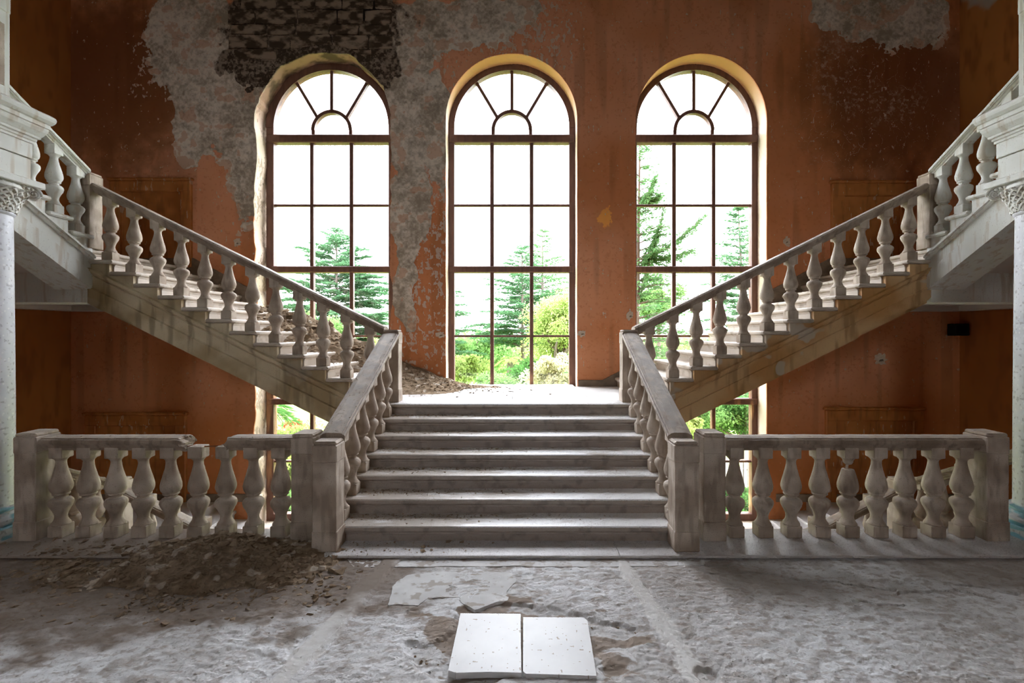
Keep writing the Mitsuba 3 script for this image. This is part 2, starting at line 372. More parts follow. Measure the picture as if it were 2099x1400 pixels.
rng = np.random.default_rng(7)
X0 = -0.115
YW, YG = 7.9, 8.27                       # wall face, window frame plane
XL, XR = -7.064, 6.911                   # side walls

# ------------------------------------------------------------------ the shell
WIN = [(-3.09, 1.045), (-0.135, 1.032), (2.85, 1.030)]
SPRING, SILL = 5.11, -1.32
def window_outline(cx, hw, ragged=0.0, seed=0, sill=SILL):
    pts = [(cx - hw, sill), (cx + hw, sill)]
    side = [(cx + hw, z) for z in np.linspace(sill + 0.1, SPRING, 60)]
    arc = [(cx + hw * math.cos(t), SPRING + hw * math.sin(t)) for t in np.linspace(0, PI, 50)]
    left = [(cx - hw, z) for z in np.linspace(SPRING, sill + 0.1, 60)]
    out = np.array(pts[1:] + side + arc[1:-1] + left + pts[:1])
    if ragged:
        c = np.array([cx, 0]); k = (meshkit.fbm(np.c_[out * 3.3, out[:, :1] * 0 + seed], 4, seed) - 0.35) * ragged
        cen = np.c_[np.full(len(out), cx), np.minimum(out[:, 1], SPRING)]
        d = out - cen; d /= np.linalg.norm(d, axis=1, keepdims=True) + 1e-9
        out = out + d * np.clip(k, 0.0, 1)[:, None]
    return Polygon(out)

wall_poly = sbox(XL - 0.3, -1.6, XR + 0.3, 9.0)
for i, (cx, hw) in enumerate(WIN):
    wall_poly = wall_poly.difference(window_outline(cx, hw, 0.16 if i == 0 else 0.012, i + 2))
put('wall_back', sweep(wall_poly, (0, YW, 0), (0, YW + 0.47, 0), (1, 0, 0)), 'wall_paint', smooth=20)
tag('wall_back', 'orange plaster wall with three arched windows and peeling grey patches', 'wall', kind='structure')
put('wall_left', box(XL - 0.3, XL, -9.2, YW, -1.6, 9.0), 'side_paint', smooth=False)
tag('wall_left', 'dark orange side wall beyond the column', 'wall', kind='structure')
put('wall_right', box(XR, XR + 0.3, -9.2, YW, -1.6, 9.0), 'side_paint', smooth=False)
tag('wall_right', 'dark orange side wall with streaked peeling paint', 'wall', kind='structure')
rear = sbox(XL - 0.3, -1.6, XR + 0.3, 9.0)
rear = rear.difference(sbox(-2.5, 5.0, -0.9, 8.2))       # unseen opening, added and placed high to let in fill light
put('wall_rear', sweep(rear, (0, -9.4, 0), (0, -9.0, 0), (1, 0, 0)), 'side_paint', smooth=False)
tag('wall_rear', 'orange wall behind the viewer with one opening added for fill light', 'wall', kind='structure')
put('ceiling', box(XL - 0.3, XR + 0.3, -9.4, YW + 0.47, 9.0, 9.2), 'ceiling_plaster', smooth=False)
tag('ceiling', 'plain high plaster ceiling of the hall', 'ceiling', kind='structure')

# floor of the hall: displaced broken screed
ZF = -0.035
def floor_height(x, y):
    p = np.stack([x, y, 0 * x], -1)
    h = (meshkit.fbm(p * np.array([2.5, 2.5, 1]), 3, 1) - 0.5) * 0.02 + (meshkit.fbm(p * np.array([13, 16, 1]), 4, 2) - 0.5) * 0.015
    h += (meshkit.fbm(p * np.array([42, 50, 1]), 2, 3) - 0.5) * 0.010
    w = (meshkit.fbm(p * 4.0, 3, 5) - 0.5)
    groove = np.abs(((x * 0.5 + y * 0.9) * 16 + 3 * w) % 1 - 0.5)          # trowel furrows
    h += 0.007 * (groove - 0.25) * np.clip((meshkit.fbm(p * 1.6, 2, 8) - 0.5) * 6, 0, 1)
    for (xa, xb, hw, up) in ((-1.22, -1.02, 0.085, 0.012), (0.92, 0.80, 0.07, 0.010)):
        c = xa + (xb - xa) * (y - 2.5) / 1.3
        k = np.clip((hw - np.abs(x - c) + 0.07 * w) / 0.03, 0, 1)
        h = h * (1 - 0.75 * k) + up * k
    s = 1 - np.sqrt(((x - 0.02) / 0.60) ** 2 + ((y - 2.93) / 0.37) ** 2) + 1.6 * w
    h -= 0.018 * np.clip(s / 0.14, 0, 1)
    for (cx, cy, rx, ry) in ((0.97, 2.60, 0.08, 0.09),):
        s = 1 - np.sqrt(((x - cx) / rx) ** 2 + ((y - cy) / ry) ** 2) + 1.8 * w
        h -= 0.022 * np.clip(s / 0.25, 0, 1)
    crack = np.abs(y - (3.72 - 0.25 * np.clip(x - 1.6, 0, 1.2) ** 1.5 + 0.12 * w)) + np.where((x > 1.4) & (x < 2.6), 0, 9)
    h -= 0.02 * np.clip(1 - crack / 0.012, 0, 1)
    for (x0, x1, y0, sl, sd) in ((2.55, 2.95, 3.42, 0.12, 1.0), (3.05, 3.7, 3.52, -0.35, 2.0), (3.0, 3.16, 3.50, -0.9, 3.0), (2.2, 2.5, 3.30, -0.1, 4.0), (1.35, 1.75, 3.86, -0.05, 5.0)):
        ww = meshkit.fbm(np.stack([x * 9, y * 0 + sd, 0 * x], -1), 3, 12) - 0.5
        crack = np.abs(y - (y0 + sl * (x - x0) + 0.10 * ww)) + np.where((x > x0) & (x < x1), 0, 9)
        h -= 0.022 * np.clip(1 - crack / 0.013, 0, 1)
    return h
gx = np.concatenate([np.linspace(XL, -4.6, 20)[:-1], np.linspace(-4.6, 4.6, 900), np.linspace(4.6, XR, 20)[1:]])
gy = np.concatenate([np.linspace(-9.1, 2.3, 50)[:-1], np.linspace(2.3, 3.95, 190), [4.1, 4.3, 4.45]])
GX, GY = np.meshgrid(gx, gy, indexing='xy')
GZ = ZF + floor_height(GX, GY)
nx, ny = len(gx), len(gy)
idx = np.arange(nx * ny).reshape(ny, nx)
quads = np.stack([idx[:-1, :-1], idx[:-1, 1:], idx[1:, 1:], idx[1:, :-1]], -1).reshape(-1, 4)
put('floor', (np.stack([GX, GY, GZ], -1).reshape(-1, 3), quads), 'screed', smooth=40)
tag('floor', 'rough broken grey screed floor of the hall', 'floor', kind='structure')
put('slab', box(XL, XR, -9.1, 4.44, -0.5, -0.13), 'soffit', smooth=False, parent='floor')

# torn skim patch and ledge strip on the floor
def ragged(pts, seed, amp=0.02, step=0.02):
    ring = Polygon(pts).exterior
    n = int(ring.length / step)
    q = np.array([ring.interpolate(i / n, normalized=True).coords[0] for i in range(n)])
    k = np.c_[q * 7, np.full(n, seed)]
    q += np.stack([meshkit.fbm(k, 3, seed) - 0.5, meshkit.fbm(k + 9, 3, seed) - 0.5], 1) * 2 * amp
    return Polygon(q).buffer(0)
def fl(px, py, z=ZF):
    y = (EYE - z) * F / (py - CY)
    return ((px - CX) / F * y, y)
patch = ragged([fl(*q) for q in ((805, 1205), (835, 1180), (880, 1174), (960, 1176), (1040, 1172), (1058, 1190), (1045, 1208), (1040, 1232), (1000, 1238), (970, 1248), (945, 1236), (935, 1224), (880, 1225), (862, 1242), (840, 1240), (800, 1240))], 3, 0.035, 0.012)
put('screed_patch', worn(sweep(patch, (0, 0, ZF - 0.02), (0, 0, ZF + 0.005), (1, 0, 0), (0, 1, 0)), 0.002, 8, 0.05), 'patch', parent='floor')
strip = ragged([(-1.35, 3.93), (-1.25, 3.80), (-0.2, 3.82), (0.7, 3.80), (1.4, 3.83), (1.5, 3.93)], 4, 0.015)
put('screed_ledge', worn(sweep(strip, (0, 0, ZF - 0.03), (0, 0, ZF + 0.005), (1, 0, 0), (0, 1, 0)), 0.002, 8, 0.05), 'patch', parent='floor')

# plinth step under the front balustrades
plinth_prof = [(0.035, -0.14), (0.035, -0.022), (0.004, -0.020), (0.0, -0.014), (0.008, -0.004), (0.02, 0), (0.55, 0), (0.55, -0.6), (0.2, -0.6), (0.2, -0.14)]
for (xa, xb, seed) in ((-4.95, -1.75, 1), (-1.745, 0.78, 2), (0.785, 2.6, 3), (2.605, 4.85, 4)):
    k = put('slab', worn(sweep(plinth_prof, (xa, 3.92, 0), (xb, 3.92, 0), (0, 1, 0)), 0.0025, 7, 0.07, seed), 'plinth', parent='floor_plinth')
tag('floor_plinth', 'worn terrazzo plinth step under the balustrades', 'step', kind='structure')

# lower floor, lower landings
ZLOW, ZQL = -1.32, -0.90
put('floor_lower', box(XL, XR, 4.3, YW + 0.45, ZLOW - 0.2, ZLOW), 'basement_floor', smooth=False)
tag('floor_lower', 'pale lower floor beneath the stairs by the window sills', 'floor', kind='structure')

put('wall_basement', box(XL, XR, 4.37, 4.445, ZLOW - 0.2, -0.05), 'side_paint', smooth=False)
tag('wall_basement', 'low wall under the front balustrade down to the lower floor', 'wall', kind='structure')
# ------------------------------------------------------------------ windows
ZBARS = {'t1': 4.925, 'b1': 3.845, 't2': 2.79, 'b2': 1.70, 't3': 0.63, 'b3': -0.357}
def bar(x0, x1, z0, z1, y0=YG - 0.03, y1=YG + 0.04): return hullbox(x0, x1, y0, y1, z0, z1, 0.006)
def arc_band(cx, cz, r0, r1, y0, y1, a0=0.0, a1=PI, n=40):
    t = np.linspace(a0, a1, n)
    o = [(cx + r1 * math.cos(q), cz + r1 * math.sin(q)) for q in t]
    i = [(cx + r0 * math.cos(q), cz + r0 * math.sin(q)) for q in t[::-1]]
    return sweep(o + i, (0, y0, 0), (0, y1, 0), (1, 0, 0))
win_desc = ['arched window with wooden bars behind the rubble-strewn stair flight', 'arched window with wooden bars above the middle landing', 'arched window with wooden bars behind the clean stair flight']
for wi, (cx, hw0) in enumerate(WIN):
    W = f'window_{wi + 1}'
    hw = 1.03
    fw = 0.09
    tag(W, win_desc[wi], 'window', kind='structure')
    for s in (-1, 1):
        xa, xb = sorted((cx + s * (hw + 0.03), cx + s * (hw - fw)))
        put('jamb', bar(xa, xb, SILL, SPRING, YG - 0.06, YG + 0.07), 'wood', parent=W)
    put('arch_frame', arc_band(cx, SPRING, hw - fw, hw + 0.04, YG - 0.06, YG + 0.07), 'wood', parent=W)
    gi = hw - fw
    xm = (cx - 0.325, cx + 0.325)
    zs = [SILL + 0.05]
    put('bottom_rail', bar(cx - hw, cx + hw, SILL, SILL + 0.11, YG - 0.06, YG + 0.07), 'wood', parent=W)
    for nm, z in ZBARS.items():
        if nm[0] == 't':
            h = 0.065 if nm == 't1' else 0.05
            put('transom', hullbox(cx - hw, cx + hw, YG - 0.085, YG + 0.07, z - h, z + h, 0.012), 'wood', parent=W)
        else:
            put('glazing_bar', bar(cx - gi, cx + gi, z - 0.017, z + 0.017), 'wood', parent=W)
    for x in xm:
        put('mullion', bar(x - 0.030, x + 0.030, SILL + 0.05, ZBARS['t1'], YG - 0.04, YG + 0.05), 'wood', parent=W)
    # fanlight
    zt = ZBARS['t1'] + 0.06
    ri = 0.335; zi = zt + 0.09
    fan = cat([arc_band(cx, zi, ri - 0.055, ri, YG - 0.04, YG + 0.05, n=24), bar(cx - ri, cx - ri + 0.055, zt, zi), bar(cx + ri - 0.055, cx + ri, zt, zi)])
    put('fan_arch', fan, 'wood', parent=W)
    for a in (42, 90, 138):
        t = math.radians(a)
        p0 = np.array([cx + (ri - 0.01) * math.cos(t), YG - 0.03, zi + (ri - 0.01) * math.sin(t)])
        r1 = hw - 0.05
        q = np.array([cx + r1 * math.cos(math.radians(a * 0.78 + 90 * 0.22)), YG - 0.03, SPRING + r1 * math.sin(math.radians(a * 0.78 + 90 * 0.22))]) if a != 90 else np.array([cx, YG - 0.03, SPRING + r1])
        d = q - p0; sd = np.array([-d[2], 0, d[0]]); sd /= np.linalg.norm(sd)
        put('fan_bar', sweep([(-0.024, 0), (0.024, 0), (0.024, 0.07), (-0.024, 0.07)], p0, q, sd, (0, 1, 0)), 'wood', parent=W)
    # panes
    def pane(poly):
        put('pane', trimesh.Trimesh(*_flat(poly), process=False), 'glass', smooth=False, parent=W)
    def _flat(poly):
        v, f = trimesh.creation.triangulate_polygon(poly, engine='earcut')
        return np.c_[v[:, 0], np.full(len(v), YG + 0.01), v[:, 1]], f
    xs = [cx - gi, *xm, cx + gi]
    zl = [SILL + 0.1, ZBARS['b3'], ZBARS['t3'], ZBARS['b2'], ZBARS['t2'], ZBARS['b1'], ZBARS['t1']]
    for a in range(3):
        for b in range(6):
            pane(sbox(xs[a], zl[b], xs[a + 1], zl[b + 1]))
    inner = unary_union([Point(cx, zi).buffer(ri - 0.02, 32).intersection(sbox(cx - 2, zi, cx + 2, 9)), sbox(cx - ri + 0.02, zt, cx + ri - 0.02, zi)])
    outer = unary_union([Point(cx, SPRING).buffer(gi, 48).intersection(sbox(cx - 2, SPRING, cx + 2, 9)), sbox(cx - gi, zt, cx + gi, SPRING)]).difference(inner.buffer(0.01))
    pane(inner)
    for (a0, a1) in ((-3, 40), (40, 90), (90, 140), (140, 183)):
        wedge = Polygon([(cx, zi)] + [(cx + 3 * math.cos(math.radians(q)), zi + 3 * math.sin(math.radians(q))) for q in np.linspace(a0, a1, 9)])
        w = outer.intersection(wedge)
        if w.geom_type == 'Polygon': pane(w)
        else: pane(max(w.geoms, key=lambda g: g.area))

# exposed masonry above the first window
hole = window_outline(WIN[0][0], WIN[0][1] + 0.13)
mr = random.Random(5)
z = wz(150)
while z < wz(-12):
    h = mr.uniform(0.16, 0.24)
    x = wx(462) + mr.uniform(0, 0.3)
    while x < wx(800):
        w = min(mr.uniform(0.35, 0.7), wx(806) - x)
        blk = sbox(x + 0.012, z + 0.010, x + w - 0.012, z + h - 0.010).difference(hole)
        mid = ((x + w / 2 - wx(640)) / (200 / WPX)) ** 2 + ((z - wz(35)) / (135 / WPX)) ** 2
        if w > 0.12 and not blk.is_empty and blk.geom_type == 'Polygon' and blk.area > 0.02 and mid < 1.0 and mr.random() < 0.9:
            d = mr.uniform(0.004, 0.028)
            put('stone_block', worn(sweep(ragged(list(blk.exterior.coords), mr.randint(1, 99), 0.014, 0.05), (0, YW - d, 0), (0, YW + 0.02, 0), (1, 0, 0)), 0.010, 7, 0.08, mr.randint(0, 99)), 'masonry', parent='wall_back')
        x += w
    z += h

# ------------------------------------------------------------------ balusters
HALF = 0.064
def baluster_mesh(block_top=0.765, broken=None):
    prof = [(0.0, 0.098), (0.066, 0.098), (0.070, 0.106), (0.066, 0.118), (0.056, 0.130), (0.047, 0.150), (0.044, 0.172), (0.050, 0.200), (0.066, 0.235), (0.081, 0.262), (0.087, 0.287), (0.083, 0.308), (0.068, 0.324),
            (0.050, 0.332), (0.046, 0.340), (0.049, 0.352), (0.060, 0.356), (0.064, 0.364), (0.060, 0.372), (0.064, 0.378), (0.075, 0.392), (0.082, 0.418), (0.082, 0.440), (0.074, 0.478), (0.062, 0.522), (0.050, 0.566),
            (0.041, 0.606), (0.038, 0.635), (0.040, 0.650), (0.047, 0.660), (0.056, 0.668), (0.058, 0.676), (0.0, 0.676)]
    parts = [hullbox(-HALF, HALF, -HALF, HALF, 0, 0.102, 0.006)]
    cap = hullbox(-0.060, 0.060, -0.060, 0.060, 0.672, block_top, 0.006)
    if broken is None:
        return cat(parts + [lathe(prof, 28), cap])
    lo = [q for q in prof if q[1] < 0.56]; lo += [(0.047, 0.572), (0.03, 0.578), (0.026, 0.545), (0.0, 0.54)]
    hi = [(0.0, 0.628), (0.018, 0.612), (0.030, 0.620), (0.037, 0.628)] + [q for q in prof if q[1] > 0.632]
    m = cat([worn(lathe(lo, 28), 0.004, 20, 0.05), lathe(hi, 28)])
    rod = tube([(0.005, 0, 0.53), (0.012, 0.004, 0.58), (0.002, 0, 0.64)], 0.010, 6)
    return cat(parts + [m, cap, rod])
bal_variants = [mikit.ply(worn(baluster_mesh(0.765 + 0.01), 0.0012, 14, 0.2, s), 'stone', smooth=35) for s in (1, 2, 3)]
bal_rake = [mikit.ply(worn(baluster_mesh(0.80), 0.0012, 14, 0.2, s), 'stone', smooth=35) for s in (4, 5)]
bal_pale = [mikit.ply(baluster_mesh(0.80), 'pale_paint', smooth=35)]
bal_broken = mikit.ply(baluster_mesh(0.775, True), 'stone', smooth=35)
nb = [0]
def baluster(parent, x, y, z, rake=True, kind=None, label=None):
    nb[0] += 1
    src = kind or (bal_rake if rake else bal_variants)[nb[0] % (2 if rake else 3)]
    k = put('baluster', placed(src, T().translate([x, y, z]).rotate([0, 0, 1], 90 * (nb[0] % 4) + rng.uniform(-1.5, 1.5))), None, parent=parent)
    if label: tag(k, label)
    return k

# rail cross-section: w across, h up, origin at the underside centre
_half = [(0.055, 0.0), (0.055, 0.020), (0.066, 0.023), (0.072, 0.046), (0.088, 0.049), (0.090, 0.058), (0.101, 0.061), (0.104, 0.074), (0.104, 0.090), (0.097, 0.099), (0.084, 0.102), (0.080, 0.111), (0.045, 0.119)]
RAIL = _half + [(-x, y) for x, y in _half[::-1]]
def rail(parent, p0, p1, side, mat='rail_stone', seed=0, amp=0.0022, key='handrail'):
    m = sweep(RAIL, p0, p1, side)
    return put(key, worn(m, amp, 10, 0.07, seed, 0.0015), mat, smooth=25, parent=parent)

def post(parent, x0, x1, y0, y1, z0, z1, mat='stone', cap=True, key='newel_post', seed=0, base=0.16, band=0.17):
    parts = [hullbox(x0 - 0.006, x1 + 0.006, y0 - 0.006, y1 + 0.006, z0, z0 + base, 0.006),
             hullbox(x0, x1, y0, y1, z0 + base - 0.01, z1 - band + 0.005, 0.006),
             hullbox(x0 - 0.005, x1 + 0.005, y0 - 0.005, y1 + 0.005, z1 - band, z1 - 0.03, 0.008)]
    if cap:
        parts += [hullbox(x0 + 0.002, x1 - 0.002, y0 + 0.002, y1 - 0.002, z1 - 0.035, z1, 0.012)]
    else:
        parts += [hullbox(x0, x1, y0, y1, z1 - 0.035, z1, 0.02)]
    return put(key, cat([worn(m, 0.0014, 9, 0.08, seed + i, 0.0007) for i, m in enumerate(parts)]), mat, smooth=30, parent=parent)

# ------------------------------------------------------------------ stair steps
def step_profile(r, t, back=0.05):
    return [(0.034, -r - 0.01), (0.034, -0.076), (0.027, -0.070), (0.027, -0.058), (0.018, -0.052), (0.008, -0.046), (0.001, -0.036), (0.0, -0.024), (0.003, -0.010), (0.014, -0.001), (0.022, 0),
            (t + back, 0), (t + back, -r - 0.01)]

R1, T1 = 0.13, 0.29
def nose1(k): return (13.4 + k) * T1
ZL = 7 * R1                                        # main landing
MS = tag('main_stair', 'central flight of seven speckled stone steps rising to the landing', 'stairs')
XA, XB = X0 - 1.53, X0 + 1.53
for k in range(1, 7):
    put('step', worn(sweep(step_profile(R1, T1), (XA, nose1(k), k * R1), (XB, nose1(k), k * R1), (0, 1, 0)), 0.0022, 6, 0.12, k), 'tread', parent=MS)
body = Polygon([(nose1(1) + 0.05, 0.0), (nose1(1) + 0.05, R1 - 0.06)] + [q for k in range(1, 7) for q in ((nose1(k) + 0.06, k * R1 - 0.02), (nose1(k + 1) + 0.05, k * R1 - 0.02))] + [(nose1(7) + 0.05, 0.55), (4.6, -0.1)])
put('soffit_slab', sweep(body.buffer(0), (XA + 0.03, 0, 0), (XB - 0.03, 0, 0), (0, 1, 0)), 'stringer_beige', smooth=False, parent=MS)
# landing: nosing slab and paving
LD = tag('landing_floor', 'pale stone middle landing in front of the central window', 'landing', kind='structure')
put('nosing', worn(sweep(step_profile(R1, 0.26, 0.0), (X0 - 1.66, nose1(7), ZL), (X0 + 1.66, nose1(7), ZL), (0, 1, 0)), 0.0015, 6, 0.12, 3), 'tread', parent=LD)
for (xa, xb) in ((-1.86, -1.2), (-1.196, -0.1), (-0.096, 0.86), (0.864, 1.62)):
    put('slab', worn(hullbox(xa, xb, nose1(7) + 0.258, YG - 0.05 if (xa > -1.2 and xb < 0.9) else YW, ZL - 0.25, ZL, 0.004), 0.0015, 5, 0.3), 'lower_floor', parent=LD)

FB_GROUP = None
def flight1_balustrade(s):
    ax = X0 + s * 1.443
    side = 'beside the dusty ends of the steps' if s < 0 else 'beside the clean ends of the steps'
    B = tag(fresh('stair_balustrade'), f'sloping stone balustrade of the central stair, {side}', 'balustrade', 'balustrades of the central stair')
    post(B, ax - 0.095, ax + 0.095, 3.995, 4.185, 0, 0.875, cap=False, seed=3 if s < 0 else 8)
    post(B, ax - 0.095, ax + 0.095, 6.04, 6.23, ZL, ZL + 0.875, cap=False, seed=13)
    ya, yb = 4.17, 6.06
    z_at = lambda y: R1 + (y - 4.35) * R1 / T1 + 0.745
    rail(B, (ax, ya, z_at(ya)), (ax, yb, z_at(yb)), (1, 0, 0), seed=21 + s)
    for k in range(1, 7):
        baluster(B, ax, nose1(k) + 0.174, k * R1)
    return B
flight1_balustrade(-1); flight1_balustrade(1)

# ------------------------------------------------------------------ front balustrades
YB = 4.32
def front_rail(B, xa, xb, seed, brk=0):
    m = worn(sweep([(w, h * 0.98) for w, h in RAIL], (xa, YB, 0.745), (xb, YB, 0.745), (0, 1, 0)), 0.003, 10, 0.05, seed, 0.002)
    v = m.vertices.copy()
    if brk:
        e = np.clip(1 - np.abs(v[:, 0] - (xb if brk > 0 else xa)) / 0.09, 0, 1)
        nz = meshkit.fbm(v * 22, 3, seed)
        v[:, 0] -= brk * e * (0.10 * nz + 0.5 * np.clip(v[:, 2] - 0.80, 0, 1))
        v[:, 2] -= e * 0.03 * nz
        m.vertices = v
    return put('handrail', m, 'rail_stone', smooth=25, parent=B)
FL = tag('front_balustrade', 'front stone balustrade with a broken handrail and rubble at its foot', 'balustrade', 'front balustrades')
post(FL, -4.235, -4.05, 4.2, 4.43, 0, 0.90, key='pedestal', seed=31)
post(FL, -1.915, -1.73, 4.2, 4.43, 0, 0.895, key='pedestal', seed=35)
front_rail(FL, -4.06, -2.80, 41, 1); front_rail(FL, -2.545, -1.90, 43, -1)
for i in range(9):
    baluster(FL, -3.945 + 0.2363 * i, YB, 0, rake=False)
rod = put('iron_rod', tube([(-2.86, YB - 0.02, 0.772), (-2.7, YB - 0.01, 0.768), (-2.5, YB, 0.775)], 0.006, 6), 'rust', parent=FL)
tag(rod, 'rusty iron rod bridging the gap in the handrail')
FR = tag('front_balustrade_001', 'front stone balustrade with an unbroken handrail and one snapped baluster', 'balustrade', 'front balustrades')
post(FR, 1.535, 1.72, 4.2, 4.43, 0, 0.90, key='pedestal', seed=51)
post(FR, 3.905, 4.09, 4.2, 4.43, 0, 0.90, key='pedestal', seed=55)
front_rail(FR, 1.71, 3.915, 61)
for i in range(9):
    baluster(FR, 1.842 + 0.2441 * i, YB, 0, rake=False, kind=bal_broken if i == 4 else None, label='baluster with a snapped neck showing its iron core' if i == 4 else None)

# ------------------------------------------------------------------ upper flights along the window wall
R2, T2, NF2 = 0.1436, 0.2908, 13
ZQ = ZL + NF2 * R2                                  # quarter landings, 2.777
YS = 6.07
XC2 = -0.127
SL2 = R2 / T2
def side_x(s, u): return XC2 + s * u
U13 = 5.103                                         # nose of the quarter landing, distance from the axis
def nose2(k): return U13 - (NF2 - k) * T2
words2 = {-1: 'rubble-strewn', 1: 'clean'}
for s in (-1, 1):
    SF = tag(fresh('stair_flight'), f'{words2[s]} upper stair flight climbing past the window {"with the debris heap" if s < 0 else "on a tan stained stringer"}', 'stairs', 'upper flights along the window wall')
    smat = 'stringer_beige' if s < 0 else 'stringer_tan'
    for k in range(1, NF2):
        m = sweep(step_profile(R2, T2), (side_x(s, nose2(k)), YS, ZL + k * R2), (side_x(s, nose2(k)), YW - 0.006, ZL + k * R2), (s, 0, 0))
        m = sweep([q for q in step_profile(R2, T2)], (side_x(s, nose2(k)), YS + 0.09, ZL + k * R2), (side_x(s, nose2(k)), YW - 0.006, ZL + k * R2), (s, 0, 0))
        xa, xb = sorted((side_x(s, nose2(k)), side_x(s, nose2(k) + T2 + 0.035)))
        slab = hullbox(xa, xb, YS, YS + 0.25, ZL + k * R2 - 0.046, ZL + k * R2, 0.014)
        put('step', cat([worn(m, 0.002, 6, 0.15, k), worn(slab, 0.003, 9, 0.05, k + 40, 0.002)]), 'upper_tread', parent=SF)
    zb = lambda u: 2.11 - (5.116 - u) * SL2          # underside line
    pts = [(5.12, zb(5.12)), (5.12, ZQ - 0.07)]
    for k in range(NF2 - 1, 0, -1):
        pts += [(nose2(k + 1) + 0.05, ZL + k * R2 - 0.05), (nose2(k) + 0.05, ZL + k * R2 - 0.05)]
    pts += [(nose2(1) + 0.05, ZL - 0.02), (1.62, ZL - 0.02), (1.62, zb(1.62) + 0.02)]
    bodyp = Polygon(pts).buffer(0)
    put('soffit_slab', sweep(bodyp, (XC2, YS + 0.10, 0), (XC2, YW - 0.006, 0), (s, 0, 0)), smat, smooth=False, parent=SF)
    face = bodyp
    if s > 0:                                        # plaster broken off the underside of the stringer
        face = bodyp.difference(ragged([(4.2, zb(4.2) - 0.1), (4.25, zb(4.25) + 0.05), (4.6, zb(4.6) + 0.09), (4.95, zb(4.95) + 0.05), (5.2, zb(5.2) + 0.09), (5.2, zb(5.2) - 0.2), (4.5, 1.5)], 5, 0.03))
        if face.geom_type != 'Polygon': face = max(face.geoms, key=lambda g: g.area)
    put('stringer', worn(sweep(face, (XC2, YS + 0.035, 0), (XC2, YS + 0.12, 0), (s, 0, 0)), 0.003, 5, 0.15, 5 + s), smat, smooth=30, parent=SF)
    ua, ub = 1.66, 5.11
    def lm(h, prof):                                 # moulding parallel to the slope at height h above the underside
        return sweep([(-2.0 * a, b) for a, b in prof], (side_x(s, ua), YS + 0.04, zb(ua) + h), (side_x(s, ub), YS + 0.04, zb(ub) + h), (0, 1, 0))
    put('stringer_moulding', worn(cat([lm(0.372, [(0, 0), (0.012, 0.0), (0.020, 0.018), (0.020, 0.03), (0.030, 0.036), (0.030, 0.062), (0, 0.07)]), lm(0.345, [(0, 0), (0.008, 0), (0.008, 0.012), (0, 0.012)])]), 0.0025, 8, 0.12, 2), smat, parent=SF)
    put('stringer_moulding', worn(lm(0.0, [(0, 0), (0.014, 0), (0.014, 0.20), (0.0, 0.215)]), 0.003, 8, 0.12, 3) if s < 0 else worn(lm(0.19, [(0, 0), (0.010, 0.0), (0.010, 0.02), (0, 0.03)]), 0.003, 8, 0.12, 3), smat, parent=SF)
    # balustrade
    BU = tag(fresh('upper_balustrade'), f'stone balustrade on the {words2[s]} upper flight', 'balustrade', 'balustrades of the upper flights')
    ay = 6.185
    tz = lambda u: ZL + R2 + (u - nose2(1) - 0.10) * SL2
    u0, u1 = 1.52, U13 + 0.01
    rail(BU, (side_x(s, u0), ay, tz(u0) + 0.745), (side_x(s, u1), ay, tz(u1) + 0.745), (0, 1, 0), seed=70 + s)
    for k in range(1, NF2):
        baluster(BU, side_x(s, nose2(k) + 0.10), ay, ZL + k * R2)
    xa, xb = sorted((side_x(s, U13 - 0.025), side_x(s, U13 + 0.165)))
    post(BU, xa, xb, YS, YS + 0.2, ZQ, ZQ + 0.925, seed=81 + s, base=0.20)

